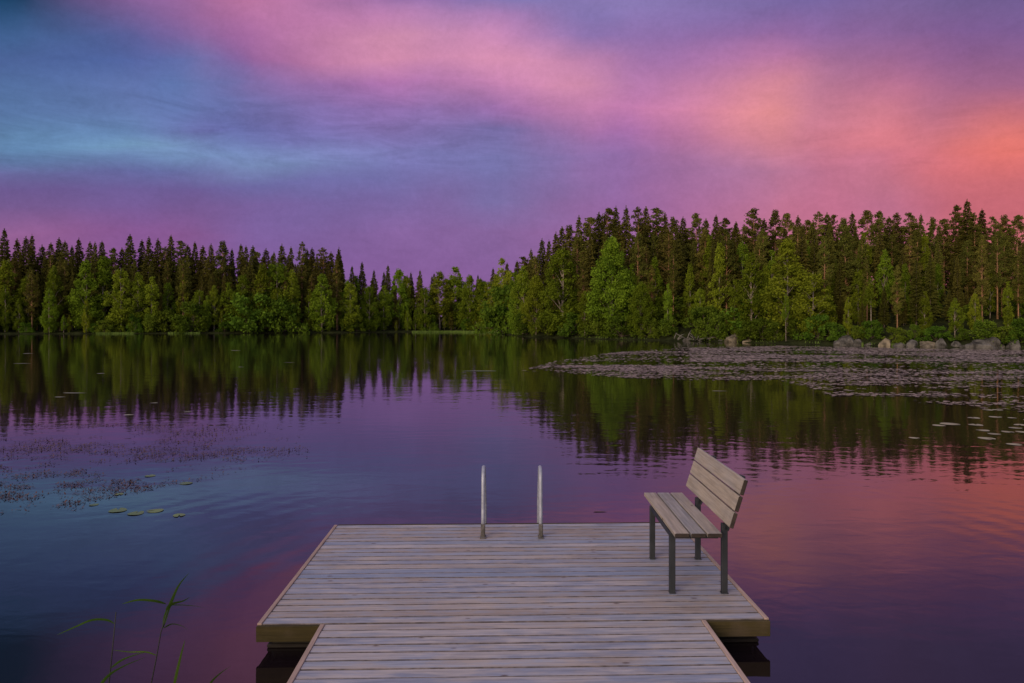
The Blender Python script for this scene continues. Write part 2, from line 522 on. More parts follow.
# cloud colours seen at each direction: for every bearing (given as a column) colours from the zenith side down to the horizon
SKY_COLS = {
    20: [(0, 28, 66, 104), (30, 60, 96, 148), (60, 72, 99, 156), (85, 80, 112, 165), (110, 84, 117, 167), (135, 93, 134, 176), (150, 92, 130, 176), (165, 100, 102, 157), (185, 108, 87, 147), (205, 118, 88, 146), (235, 148, 92, 148), (325, 140, 82, 144)],
    128: [(0, 128, 92, 150), (30, 100, 96, 158), (50, 80, 98, 165), (85, 90, 112, 172), (110, 94, 118, 174), (130, 98, 130, 180), (141, 110, 150, 189), (152, 105, 138, 184), (165, 100, 111, 170), (180, 108, 93, 156), (205, 120, 90, 154), (235, 138, 86, 150), (325, 135, 80, 148)],
    192: [(0, 160, 101, 155), (30, 148, 96, 156), (50, 112, 105, 168), (85, 96, 115, 175), (110, 98, 116, 176), (128, 101, 106, 170), (140, 109, 132, 184), (155, 112, 140, 188), (170, 106, 113, 170), (185, 110, 93, 156), (205, 120, 89, 151), (235, 135, 86, 148), (325, 133, 80, 148)],
    256: [(0, 190, 115, 165), (30, 178, 108, 165), (60, 155, 99, 160), (78, 131, 105, 168), (100, 113, 110, 172), (130, 106, 109, 175), (150, 109, 122, 182), (163, 122, 152, 197), (180, 107, 108, 170), (200, 117, 96, 160), (220, 127, 91, 156), (235, 124, 92, 157), (325, 132, 82, 150)],
    384: [(0, 162, 112, 170), (15, 194, 125, 177), (45, 215, 140, 171), (70, 204, 128, 172), (85, 171, 109, 172), (110, 141, 108, 175), (140, 123, 110, 175), (160, 120, 124, 184), (180, 114, 112, 175), (200, 118, 104, 168), (220, 129, 96, 161), (235, 133, 96, 160), (325, 134, 84, 152)],
    448: [(0, 150, 115, 178), (20, 190, 128, 180), (50, 217, 142, 177), (75, 200, 126, 176), (95, 165, 109, 172), (120, 130, 108, 173), (160, 118, 118, 180), (190, 122, 106, 168), (235, 135, 97, 160), (325, 138, 86, 154)],
    512: [(0, 136, 120, 184), (20, 184, 125, 184), (60, 220, 142, 181), (85, 205, 130, 180), (110, 166, 111, 175), (130, 129, 110, 172), (160, 119, 115, 175), (190, 121, 106, 166), (205, 125, 110, 170), (235, 138, 99, 160), (325, 140, 88, 155)],
    576: [(0, 136, 120, 184), (32, 142, 115, 180), (48, 185, 121, 176), (75, 213, 139, 171), (105, 204, 126, 174), (130, 166, 111, 170), (150, 139, 110, 171), (190, 140, 105, 165), (220, 150, 100, 160), (325, 152, 90, 153)],
    640: [(0, 138, 120, 184), (25, 141, 112, 178), (50, 156, 109, 172), (75, 180, 118, 175), (110, 203, 122, 174), (130, 176, 109, 168), (160, 151, 105, 165), (205, 158, 102, 162), (325, 165, 95, 152)],
    768: [(0, 125, 105, 168), (30, 141, 101, 165), (60, 185, 115, 165), (85, 215, 131, 153), (110, 231, 138, 146), (135, 214, 128, 148), (165, 181, 115, 155), (205, 190, 110, 148), (325, 190, 100, 140)],
    825: [(0, 121, 101, 165), (45, 149, 100, 160), (75, 184, 115, 153), (110, 208, 124, 148), (140, 213, 121, 142), (165, 194, 112, 145), (205, 197, 108, 142), (325, 195, 100, 135)],
    896: [(0, 125, 100, 160), (45, 141, 96, 153), (75, 175, 105, 150), (110, 209, 119, 140), (138, 228, 122, 134), (155, 211, 115, 139), (180, 200, 112, 138), (205, 195, 108, 140), (325, 200, 100, 130)],
    945: [(0, 118, 96, 153), (45, 132, 90, 150), (75, 159, 98, 145), (110, 189, 108, 136), (140, 214, 115, 128), (160, 224, 112, 121), (190, 205, 105, 122), (215, 200, 100, 120), (325, 200, 98, 120)],
    1004: [(0, 113, 92, 149), (40, 126, 89, 148), (80, 156, 96, 142), (110, 195, 106, 125), (135, 224, 114, 112), (150, 238, 115, 104), (165, 228, 110, 109), (190, 206, 102, 113), (215, 201, 99, 113), (325, 205, 98, 112)],
}
SKY_PY = [325, 235, 205, 185, 168, 155, 143, 130, 110, 85, 60, 35, 15, 0]
SKY_ROWS = []
for _py in SKY_PY:
    _row = []
    for _x, _c in SKY_COLS.items():
        _a = np.array(_c, dtype=float)
        _row.append([float(np.interp(_py, _a[:, 0], _a[:, k])) for k in (1, 2, 3)])
    SKY_ROWS.append((_py, _row))
build_world()

sun = bpy.data.lights.new('Sun', 'SUN')
sun.energy = 2.3
sun.angle = R(35)
sun.color = (1.0, 0.80, 0.56)
so = bpy.data.objects.new('sun', sun)
col.objects.link(so)
sd = Vector((math.sin(SUN_AZ) * math.cos(SUN_EL), math.cos(SUN_AZ) * math.cos(SUN_EL), math.sin(SUN_EL)))
so.rotation_euler = (-sd).to_track_quat('-Z', 'Y').to_euler()
so.location = (-20, -40, 30)

# ------------------------------------------------------------------- camera
cam = bpy.data.cameras.new('camera')
co = bpy.data.objects.new('camera', cam)
col.objects.link(co)
co.location = (0, 0, CAM_Z)
co.rotation_euler = (R(90), 0, 0)
cam.sensor_width = 36
cam.lens = F / 1024 * 36
cam.shift_y = -(341.5 - YH) / 1024
cam.clip_start = 0.05
cam.clip_end = 8000
scene.camera = co
scene.view_settings.view_transform = 'Standard'
scene.view_settings.look = 'None'
scene.view_settings.exposure = 0
scene.view_settings.gamma = 1
scene.cycles.max_bounces = 6
scene.cycles.diffuse_bounces = 3
scene.cycles.glossy_bounces = 3
scene.cycles.transmission_bounces = 3
scene.cycles.sample_clamp_indirect = 4


def X(px, Y):
    return (px - 512) / F * Y


# ------------------------------------------------------------------ terrain
SH = [(-420, 118), (-150, 121), (0, 125), (130, 130), (256, 136), (330, 139), (400, 150), (450, 153), (488, 147), (506, 120), (522, 104),
      (560, 95), (600, 88), (650, 83), (700, 79), (750, 73), (800, 68), (850, 65), (900, 62), (960, 59.5), (1024, 57), (1150, 52), (1400, 45)]
SHORE = [(X(p, y), y) for p, y in SH] + [(62, 20), (58, -6), (20, -3.5), (6, -2.5), (-6, -2.4), (-25, -4), (-80, -8), (-130, 40)]
SHP = np.array(SHORE)


def shore_dist(P):
    """signed distance to the shoreline: + on land, - in the lake"""
    P = np.asarray(P, dtype=np.float64).reshape(-1, 2)
    d = np.full(len(P), 1e9)
    inside = np.zeros(len(P), dtype=bool)
    n = len(SHP)
    for i in range(n):
        a, b = SHP[i], SHP[(i + 1) % n]
        ab = b - a
        t = np.clip(((P - a) @ ab) / (ab @ ab), 0, 1)
        q = a + t[:, None] * ab
        d = np.minimum(d, np.hypot(*(P - q).T))
        cross = (a[1] > P[:, 1]) != (b[1] > P[:, 1])
        with np.errstate(divide='ignore', invalid='ignore'):
            xi = (b[0] - a[0]) * (P[:, 1] - a[1]) / (b[1] - a[1]) + a[0]
        inside ^= cross & (P[:, 0] < xi)
    return np.where(inside, -d, d)


def ground_z(P):
    P = np.asarray(P, dtype=np.float64).reshape(-1, 2)
    d = shore_dist(P)
    right = 1 / (1 + np.exp(-(P[:, 0] + 2) / 6.0))
    top = 3.5 + 3.5 * right
    land = top * (1 - np.exp(-np.maximum(d, 0) / (26 - 8 * right)))
    wob = 0.25 * np.sin(P[:, 0] * 0.37 + 1.3) * np.cos(P[:, 1] * 0.31) + 0.15 * np.sin(P[:, 0] * 0.9 + P[:, 1] * 0.7)
    z = np.where(d > 0, 0.12 + land + wob * np.clip(d / 6, 0, 1), -np.minimum(2.2, 0.12 * -d) + 0.05 * 0)
    z = np.where((d > -0.6) & (d <= 0), 0.12 + d * 0.4, z)
    return z


def gz(x, y):
    return float(ground_z([(x, y)])[0])


fine = np.concatenate([-np.geomspace(4000, 135, 22)[:-1], np.arange(-135, 126, 2.0), np.geomspace(127, 4000, 22)])
finey = np.concatenate([-np.geomspace(4000, 22, 16)[:-1], np.arange(-20, 232, 2.0), np.geomspace(234, 4000, 20)])
gx, gy = np.meshgrid(fine, finey)
P = np.stack([gx.ravel(), gy.ravel()], 1)
V = np.column_stack([P, ground_z(P)])
nx, ny = len(fine), len(finey)
ii = (np.arange(ny - 1)[:, None] * nx + np.arange(nx - 1)[None, :]).ravel()
tag(link_mesh('ground', np_mesh('ground', V, [np.column_stack([ii, ii + 1, ii + nx + 1, ii + nx])], True), M['ground']), kind='structure')

wv = np.array([(-170, -12, 0), (130, -12, 0), (130, 175, 0), (-170, 175, 0)], dtype=float)
tag(link_mesh('lake_water', np_mesh('lake_water', wv, [np.array([[0, 1, 2, 3]])]), M['water']), kind='structure')


# --------------------------------------------------------------- tree meshes
def quads_mesh(name, C, U, W, tone):
    n = len(C)
    V = np.stack([C - U - W, C + U - W * 0.6, C + U * 1.1 + W, C - U * 0.8 + W], 1).reshape(-1, 3)
    f = np.arange(n * 4).reshape(-1, 4)
    return np_mesh(name, V, [f], attrs={'tone': tone})


def unit(v):
    return v / np.maximum(np.linalg.norm(v, axis=-1, keepdims=True), 1e-6)


def trunk_mesh(name, H, r0, bend=0.0, branches=(), n=8, rtop=0.15):
    mb = MB()
    ph = RNG.uniform(0, 6.28)
    k = 9
    pts, rad = [], []
    for i in range(k):
        t = i / (k - 1)
        pts.append((math.cos(ph) * bend * math.sin(t * 2.4) * H, math.sin(ph) * bend * math.sin(t * 2.0) * H, t * H - 0.3 * (1 - t)))
        rad.append(r0 * ((1 - t) * (1 - rtop) + rtop) * (1.35 if i == 0 else 1.0))
    mb.tube(pts, rad, n)
    for a, b, r in branches:
        a = np.array(a); b = np.array(b)
        mid = (a + b) / 2 + np.array((0, 0, 0.08 * np.linalg.norm(b - a)))
        mb.tube([a, mid, b], [r, r * 0.7, r * 0.3], 5, False)
    bmesh.ops.recalc_face_normals(mb.bm, faces=mb.bm.faces[:])
    me = bpy.data.meshes.new(name)
    mb.bm.to_mesh(me)
    mb.bm.free()
    return me


def spruce(H=16.0, Rm=2.0, low=0.1, dens=1.0):
    C, U, W, T = [], [], [], []
    z = low * H
    br = []
    ph = RNG.uniform(0, 6.28)
    while z < H * 0.985:
        t = (z / H - low) / (1 - low)
        r = Rm * (1 - t) ** 0.75 * RNG.uniform(0.65, 1.15) + 0.12
        r *= min(1, 0.45 + t * 4)
        nb = int(RNG.integers(6, 9)) if t < 0.85 else 5
        for b in range(nb):
            if RNG.random() < 0.08:
                continue
            a = ph + b * 6.283 / nb + RNG.normal(0, 0.25)
            rr = r * RNG.uniform(0.65, 1.15)
            droop = RNG.uniform(0.15, 0.42) * (1 - 0.7 * t)
            nq = max(6, int(rr * 19 * dens))
            s = np.sqrt(RNG.uniform(0.02, 1, nq))
            dirv = np.array((math.cos(a), math.sin(a), 0))
            side = np.array((-math.sin(a), math.cos(a), 0))
            c = dirv * (rr * s)[:, None]
            c = c + side * (RNG.normal(0, 0.16, nq) * rr * s)[:, None]
            c[:, 2] = z - droop * rr * s ** 1.4 + 0.14 * rr * np.maximum(s - 0.75, 0) + RNG.normal(0, 0.07, nq)
            L_ = RNG.uniform(0.09, 0.21, nq) * (1 - 0.3 * t)
            u = unit(dirv + side * RNG.normal(0, 0.5, nq)[:, None] + np.array((0, 0, -1)) * RNG.uniform(0.1, 0.7, nq)[:, None])
            w = unit(np.cross(u, RNG.normal(0, 1, (nq, 3))))
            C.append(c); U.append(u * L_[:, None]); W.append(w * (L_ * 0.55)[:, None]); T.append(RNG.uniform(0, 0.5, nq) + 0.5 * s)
        ph += 0.9
        z += RNG.uniform(0.20, 0.34) * (1.1 - 0.4 * t)
    # leader
    n = 14
    c = np.zeros((n, 3)); c[:, 2] = np.linspace(H * 0.955, H, n)
    C.append(c); U.append(np.tile((0, 0, 0.16), (n, 1)) + RNG.normal(0, 0.03, (n, 3))); W.append(unit(RNG.normal(0, 1, (n, 3)) * (1, 1, 0.1)) * 0.07); T.append(np.full(n, 0.6))
    return trunk_mesh('trunk', H * 0.97, 0.20), quads_mesh('crown', *[np.concatenate(q) for q in (C, U, W)], np.concatenate(T)), H


def clump_cloud(cents, rads, per, leaf, flat=0.7, hang=0.0):
    C, U, W, T = [], [], [], []
    for c0, r in zip(cents, rads):
        n = int(per * (r / 0.7) ** 2 * RNG.uniform(0.7, 1.25)) + 6
        d = unit(RNG.normal(0, 1, (n, 3)))
        rr = r * RNG.uniform(0.25, 1.0, n) ** 0.5 * (1 + RNG.normal(0, 0.16, n))
        p = d * rr[:, None]
        p[:, 2] *= flat
        p[:, 2] -= hang * np.abs(RNG.normal(0, 1, n)) * r
        L_ = leaf * RNG.uniform(0.6, 1.35, n)
        u = unit(RNG.normal(0, 1, (n, 3)) + (0, 0, -hang * 2))
        w = unit(np.cross(u, RNG.normal(0, 1, (n, 3)) + d))
        C.append(c0 + p); U.append(u * L_[:, None]); W.append(w * (L_ * 0.7)[:, None])
        T.append(np.clip(RNG.uniform(0, 1) * 0.6 + RNG.uniform(0, 0.5, n), 0, 1))
    return [np.concatenate(q) for q in (C, U, W, T)]


def pine(H=16.0, Rm=1.9, low=0.45):
    cents, rads, br = [], [], []
    z = low * H
    while z < H * 0.97:
        t = (z / H - low) / (1 - low)
        prof = (0.6 + 0.8 * t) if t < 0.4 else 0.92 * (1 - ((t - 0.4) / 0.64) ** 1.35)
        for b in range(int(RNG.integers(3, 6))):
            a = RNG.uniform(0, 6.283)
            r = Rm * max(prof, 0.08) * RNG.uniform(0.35, 1.1)
            e = np.array((math.cos(a) * r, math.sin(a) * r, z + r * RNG.uniform(0.0, 0.45)))
            cents.append(e); rads.append(RNG.uniform(0.36, 0.74) * (1 - 0.4 * t))
            br.append(((0, 0, z - 0.3 * r), tuple(e), 0.05 * (1 - 0.5 * t)))
            if r > 0.9:
                cents.append(e * (0.6, 0.6, 1)); rads.append(RNG.uniform(0.3, 0.5))
        z += RNG.uniform(0.32, 0.62)
    cents.append(np.array((0, 0, H - 0.3))); rads.append(0.3)
    cents.append(np.array((0.05, 0.05, H - 0.8))); rads.append(0.42)
    # dead stubs under the crown
    for _ in range(7):
        zz = RNG.uniform(0.2, low) * H; a = RNG.uniform(0, 6.28); r = RNG.uniform(0.4, 1.1)
        br.append(((0, 0, zz), (math.cos(a) * r, math.sin(a) * r, zz - 0.1), 0.025))
    return trunk_mesh('trunk', H * 0.97, 0.19, 0.008, br), quads_mesh('crown', *clump_cloud(cents, rads, 88, 0.095, 0.75)), H


def birch(H=12.0, Rm=2.0, low=0.18, shape=1.0, n=105, leaf=0.12):
    cents, rads, br = [], [], []
    lobes = [(RNG.uniform(0, 6.28), RNG.uniform(0.25, 0.9), RNG.uniform(0.75, 1.25)) for _ in range(7)]
    for i in range(n):
        t = RNG.beta(1.35, 1.25)
        prof = math.sin(math.pi * min(1, (t * 0.93 + 0.07)) ** (0.75 * shape)) ** 0.75
        a = RNG.uniform(0, 6.283)
        g = 1.0
        for la, lt, lg in lobes:
            wgt = math.exp(-((t - lt) / 0.16) ** 2) * max(0, math.cos(a - la))
            g += (lg - 1) * wgt * 1.6
        r = Rm * prof * g * math.sqrt(RNG.uniform(0.12, 1.0))
        z = (low + (1 - low) * t) * H - 0.45
        e = np.array((math.cos(a) * r, math.sin(a) * r, z))
        cents.append(e); rads.append(RNG.uniform(0.35, 0.9) * (0.65 + 0.35 * Rm / 2.0) * (1 - 0.35 * t))
        if i % 4 == 0:
            br.append(((0, 0, max(0.12 * H, z - 0.9 * r - 0.5)), tuple(e * (0.92, 0.92, 1)), 0.045))
    return trunk_mesh('trunk', H * 0.95, 0.125, 0.015, br), quads_mesh('crown', *clump_cloud(cents, rads, 105, leaf * 0.82, 0.9, 0.35)), H


def bush(H=3.0, Rm=1.8, n=34):
    cents, rads, br = [], [], []
    for i in range(n):
        a = RNG.uniform(0, 6.283)
        t = RNG.uniform(0.02, 1)
        r = Rm * math.sqrt(RNG.uniform(0.05, 1)) * (1 - 0.55 * t ** 2)
        e = np.array((math.cos(a) * r, math.sin(a) * r, 0.15 + t * (H - 0.4)))
        cents.append(e); rads.append(RNG.uniform(0.3, 0.62))
        if i % 3 == 0:
            br.append(((0, 0, 0), tuple(e), 0.03))
    return trunk_mesh('trunk', H * 0.7, 0.06, 0.05, br, 6), quads_mesh('crown', *clump_cloud(cents, rads, 120, 0.085, 0.85, 0.15)), H


PROTO = {
    'spruce': [spruce(16, 2.5, 0.06), spruce(16, 2.2, 0.10), spruce(16, 2.8, 0.05), spruce(16, 2.0, 0.12), spruce(16, 2.4, 0.08)],
    'pine': [pine(16, 2.0, 0.30), pine(16, 1.8, 0.42), pine(16, 2.3, 0.26), pine(16, 1.9, 0.22), pine(16, 2.1, 0.34)],
    'birch': [birch(12, 1.9, 0.08, 1.0), birch(12, 1.6, 0.12, 0.8), birch(12, 2.2, 0.06, 1.1), birch(12, 1.8, 0.2, 0.9), birch(12, 1.5, 0.08, 1.2)],
    'big': [birch(12, 2.9, 0.06, 0.95, 190, 0.12), birch(12, 2.7, 0.1, 1.05, 180, 0.12)],
    'airy': [birch(12, 1.5, 0.38, 0.8, 44), birch(12, 1.7, 0.45, 0.9, 40)],
    'bush': [bush(3, 1.8), bush(3, 1.5), bush(2.6, 2.1, 40)],
}
CROWN_M = {'spruce': 'spruce', 'pine': 'pine', 'birch': 'birch', 'big': 'birch', 'airy': 'birch', 'bush': 'bush'}
BARK_M = {'spruce': 'bark_spruce', 'pine': 'bark_pine', 'birch': 'bark_birch', 'big': 'bark_birch', 'airy': 'bark_birch', 'bush': 'bark_spruce'}
NAME = {'spruce': 'spruce_tree', 'pine': 'pine_tree', 'birch': 'birch_tree', 'big': 'birch_tree', 'airy': 'birch_tree', 'bush': 'shore_bush'}
CAT = {'spruce': 'spruce tree', 'pine': 'pine tree', 'birch': 'birch tree', 'big': 'birch tree', 'airy': 'birch tree', 'bush': 'bush'}
for k, lst in PROTO.items():
    for t_me, c_me, _ in lst:
        t_me.materials.append(M[BARK_M[k]])
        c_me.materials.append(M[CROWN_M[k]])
cnt = {}
TREES = []


def plant(kind, x, y, h, wid=1.0, label=None, group=None, var=None, sink=0.0):
    i = cnt.get(kind, 0)
    cnt[kind] = i + 1
    t_me, c_me, H0 = PROTO[kind][(i if var is None else var) % len(PROTO[kind])]
    z = max(gz(x, y), 0.0) - sink
    o = empty(NAME[kind], (x, y, z), random.uniform(0, 6.28))
    s = h / H0
    o.scale = (s * wid, s * wid, s)
    a = bpy.data.objects.new('trunk', t_me); col.objects.link(a); a.parent = o
    b = bpy.data.objects.new('crown', c_me); col.objects.link(b); b.parent = o
    tag(o, label, CAT[kind], group)
    TREES.append((x, y))
    return o


def shore_y(px):
    for (p0, y0), (p1, y1) in zip(SH[:-1], SH[1:]):
        if p0 <= px <= p1:
            return y0 + (y1 - y0) * (px - p0) / (p1 - p0)
    return SH[-1][1]


def plant_px(kind, px, topy, off, wid=1.0, label=None, group=None, var=None):
    """a tree of the height it has in the picture, at its own distance behind the shoreline"""
    Y = shore_y(px) + off
    x = X(px, Y)
    z = max(gz(x, Y), 0)
    h = CAM_Z + (YH - topy) / F * Y - z
    return plant(kind, x, Y, h, wid, label, group, var)


GL_S = 'spruces along the left skyline'
LB = 'dark narrow spruce in the back row of the left shore forest'
uniq = {
    4.5: 'tall dark spruce at the far left end of the treeline', 130: 'sharp-tipped tall spruce rising above the middle of the left skyline',
    171: 'sharp tall spruce tip right of the skyline dip on the left shore', 223: 'pine with bare pale trunk among spruces on the left skyline',
    302: 'tall slim pine with long bare reddish trunk near the end of the high left treeline',
    339: 'last tall dark tree before the left skyline drops', 323: 'broad-topped pine beside the last tall tree of the left skyline',
    362: 'first spruce standing above the low treeline after the drop', 374: 'small spruce tip between two taller spruces over the low treeline',
    388: 'second tall spruce above the low treeline at the bay', 420: 'narrow dark spruce spike in the low middle treeline',
    352: 'short dark spruce right where the left skyline drops',
}
left = [(4.5, 229, 's'), (17, 239, 's'), (26, 237, 's'), (32, 234.5, 's'), (42, 245, 's'), (51, 243, 's'), (59, 238, 's'), (65, 241, 's'), (72, 246, 's'), (79, 238, 's'), (90, 242, 's'),
        (95, 242, 's'), (102, 241, 's'), (114, 247, 'p'), (122, 248, 's'), (130, 234.5, 's'), (142, 240, 's'), (149, 237, 's'), (158, 239, 's'), (165, 246, 'p'), (171, 235, 's'), (181, 240, 'p'),
        (188, 245, 's'), (195, 242, 's'), (203, 246, 's'), (211, 244, 's'), (223, 240, 'p'), (232, 249, 's'), (241, 244, 's'), (246, 246, 's'), (253, 246, 's'), (257, 251, 'p'),
        (266, 249, 's'), (274, 252, 's'), (282, 244, 's'), (291, 247, 's'), (302, 241, 'p'), (307, 249, 's'), (312, 248, 's'), (323, 247, 'p'), (331, 252, 's'), (339, 247.5, 's'),
        (352, 266, 's'), (362, 262, 's'), (374, 270, 's'), (388, 265, 's'), (420, 270, 's')]
for px, ty, k in left:
    kind = 'pine' if k == 'p' else 'spruce'
    lab = uniq.get(px)
    if px == 302:
        plant_px('pine', px, ty, 5.0, 0.7, lab, 'pines on the left shore', 1)
        continue
    if lab is None:
        lab = LB if k == 's' else 'pine with a soft crown among the spruces of the left shore'
    plant_px(kind, px, ty, random.uniform(9, 17), random.uniform(0.85, 1.35), lab, 'conifers of the left skyline')
right = [(517, 261, 's'), (524, 256, 'p'), (531, 249, 's'), (542, 239, 's'), (549, 240, 's'), (556, 232, 's'), (562, 227, 's'), (570, 224, 'p'), (579, 216, 's'), (590, 216, 'p'), (599, 213, 's'), (608, 207, 'p'), (616, 206, 's'),
         (626, 206, 's'), (638, 206, 'p'), (646, 207, 's'), (657, 207, 'p'), (665, 213, 's'), (673, 216, 'p'), (683, 217, 's'), (696, 212, 'p'), (706, 219, 's'), (716, 215, 's'), (725, 217, 'p'), (736, 222, 's'),
         (744, 224, 'p'), (753, 208, 'p'), (764, 219, 's'), (775, 209, 'p'), (787, 212, 'p'), (798, 216, 's'), (807, 219, 'p'), (818, 211, 'p'), (827, 213, 's'), (833, 214, 'p'), (843, 217, 'p'), (852, 212, 's'), (867, 209, 'p'),
         (880, 210, 'p'), (889, 217, 's'), (897, 212, 'p'), (910, 212, 'p'), (921, 214, 's'), (932, 216, 'p'), (944, 218, 'p'), (956, 204, 'p'), (967, 200, 's'), (974, 212, 'p'), (982, 209, 's'), (993, 216, 'p'), (1005, 214, 'p'), (1018, 214, 'p'),
         (1030, 212, 's'), (1042, 214, 'p'), (1056, 210, 'p')]
ur = {967: 'highest pointed spruce near the right end of the headland skyline', 956: 'tall ragged pine just left of the highest right spruce',
      753: 'lone pine with a small tuft crown standing out of the headland skyline', 542: 'pointed spruce on the left slope of the headland',
      517: 'first dark spruce at the left foot of the headland slope', 616: 'tall spruce at the crest of the headland above the big birch',
      657: 'brown-trunked tall pine with a pointed crown right of the big birch', 982: 'thin spruce spike right of the highest right tree'}
for px, ty, k in right:
    kind = 'pine' if k == 'p' else 'spruce'
    lab = ur.get(px) or ('tall dark spruce in the back rows of the right headland forest' if k == 's' else 'tall pine with rounded crown in the back rows of the right headland forest')
    plant_px(kind, px, ty, random.uniform(12, 22), random.uniform(0.9, 1.35), lab, 'conifers of the right headland skyline')

# conifers in front of the skyline, filling the wood's middle
for px in np.arange(-30, 345, 10.5):
    px += random.uniform(-4, 4)
    k = 'spruce' if random.random() < 0.7 else 'pine'
    plant_px(k, px, random.uniform(254, 275), random.uniform(5, 10), random.uniform(0.75, 1.0),
             'dark conifer half hidden in the middle rows of the left shore wood', 'middle rows of the left shore wood')
for px in np.arange(345, 505, 13):
    px += random.uniform(-4, 4)
    k = 'spruce' if random.random() < 0.5 else 'birch'
    plant_px(k, px, random.uniform(272, 286), random.uniform(6, 14), random.uniform(0.8, 1.1),
             'low dark tree behind the pale birches of the middle bay' if k == 'spruce' else 'green birch in the second row of the middle bay', 'second row of the middle bay')
for px in np.arange(535, 1060, 11):
    px += random.uniform(-5, 5)
    off = random.uniform(6, 11)
    k = 'pine' if random.random() < 0.6 else 'spruce'
    ty = random.uniform(226, 262) + (25 if px < 575 else 0)
    plant_px(k, px, ty, off, random.uniform(0.8, 1.1),
             'dark conifer in the shaded middle rows of the right headland', 'middle rows of the right headland wood')
for px in np.arange(-24, 500, 17):
    px += random.uniform(-7, 7)
    plant_px('spruce' if random.random() < 0.65 else 'pine', px, random.uniform(258, 290) + (14 if px > 345 else 0), random.uniform(1.5, 4.5), random.uniform(0.6, 0.85),
             'slender brownish conifer between the birches of the front row', 'front row conifers of the left shore')
for px in np.arange(590, 1060, 23):
    px += random.uniform(-9, 9)
    plant_px('pine' if random.random() < 0.7 else 'spruce', px, random.uniform(225, 270), random.uniform(3, 6), random.uniform(0.7, 0.95),
             'brownish conifer standing close to the water on the right headland', 'front row conifers of the right headland')
for k, px, ty, off, w in [('birch', 484, 279, 3, 1.1), ('birch', 497, 272, 6, 1.1), ('spruce', 493, 268, 10, 0.9), ('birch', 510, 266, 5, 1.0), ('spruce', 507, 263, 9, 1.0), ('birch', 523, 264, 4, 1.0), ('birch', 515, 270, 2, 0.9),
                          ('spruce', 460, 274, 8, 0.9), ('spruce', 447, 278, 9, 0.9), ('spruce', 432, 276, 9, 0.8), ('spruce', 411, 272, 8, 0.9), ('spruce', 478, 275, 9, 0.8)]:
    plant_px(k, px, ty, off, w, 'green birch filling the notch between bay and headland' if k == 'birch' else 'dark spruce filling the notch between bay and headland', 'trees in the notch between bay and headland')
# the deeper rows that close the wood
for px in np.arange(-40, 345, 8.0):
    px += random.uniform(-3, 3)
    plant_px('spruce', px, random.uniform(252, 266), random.uniform(14, 24), random.uniform(0.95, 1.25),
             'dark spruce deep inside the left shore wood', 'deep rows of the left shore wood')
for px in np.arange(348, 500, 11.0):
    px += random.uniform(-4, 4)
    plant_px('spruce', px, random.uniform(277, 290), random.uniform(12, 24), random.uniform(1.0, 1.3),
             'dark spruce deep behind the middle bay', 'deep rows behind the middle bay')
for px in np.arange(520, 1075, 7.5):
    px += random.uniform(-3, 3)
    ty = random.uniform(222, 240) + max(0, (600 - px)) * 0.42
    plant_px('spruce' if random.random() < 0.55 else 'pine', px, ty, random.uniform(16, 30), random.uniform(1.0, 1.3),
             'dark conifer deep inside the right headland wood', 'deep rows of the right headland wood')
for px in np.arange(545, 1070, 9.0):
    px += random.uniform(-4, 4)
    k = 'bush' if random.random() < 0.2 else 'spruce'
    plant_px(k, px, random.uniform(284, 308), random.uniform(3.5, 9), random.uniform(1.0, 1.5),
             'dark leafy undergrowth between the trunks of the right headland' if k == 'bush' else 'low young spruce in the undergrowth of the right headland', 'undergrowth of the right headland')
# birches and other broadleaf trees of the front row
GB = 'broadleaf trees along the left shore'
fl = [(-18, 262, 1.1), (6, 258, 1.2), (28, 272, 1.0), (54, 264, 0.85), (76, 290, 0.9), (86, 258, 1.0), (104, 254, 1.15), (121, 264, 1.0), (138, 271, 1.0), (152, 275, 1.0), (168, 281, 1.0),
      (184, 268, 0.65), (199, 287, 1.0), (214, 284, 0.9), (228, 281, 1.1), (243, 273, 1.3), (262, 262, 1.0), (278, 258, 1.35), (292, 268, 0.9), (309, 288, 0.9), (322, 272, 1.2), (338, 284, 1.0),
      (350, 279, 1.0), (368, 286, 1.0), (384, 284, 1.1), (399, 267, 1.0), (406, 274, 1.1), (425, 284, 1.0), (440, 270, 1.3), (455, 265, 1.25), (470, 273, 1.0), (480, 277, 1.0), (491, 277, 1.1)]
ulb = {184: 'slim yellow-green birch column standing bright before the dark left conifers', 278: 'large bright birch below the tall pines at the right of the left shore',
       243: 'spreading light green birch leaning over the left shore water', 6: 'bright birch at the far left edge under the spruces',
       455: 'rounded tall birch above the pale sedge strip in the bay', 440: 'rounded birch left of the tall one above the pale sedge strip',
       399: 'broad birch crown topping the middle of the low treeline', 104: 'broad bright birch in front of the close pair of left spruces',
       491: 'birch at the right end of the bay beside the headland'}
for px, ty, w in fl:
    plant_px('birch', px, ty, random.uniform(1.0, 4.5), w * 1.08, ulb.get(px) or 'light green birch in the front row of the left shore and bay', GB)
for px in np.arange(-14, 505, 11):
    k = 'birch' if random.random() < 0.6 else 'bush'
    plant_px(k, px + random.uniform(-6, 6), random.choice((random.uniform(282, 304), random.uniform(308, 322), random.uniform(312, 325))), random.uniform(0.2, 1.6), random.uniform(0.7, 1.2),
             'low leafy sapling at the waterline of the left shore' if k == 'birch' else 'low green bush at the waterline of the left shore', 'low growth along the left waterline')
GR = 'broadleaf trees of the right headland'
plant_px('airy', 503, 255, 3.5, 1.0, 'airy tall birch with gaps in its crown at the tip of the headland', GR, 0)
plant_px('big', 612, 235, 2.2, 1.0, 'largest bright green birch in the middle of the headland front', GR, 0)
plant_px('big', 641, 280, 0.8, 1.05, 'low spreading green tree overhanging the water right of the big birch', GR, 1)
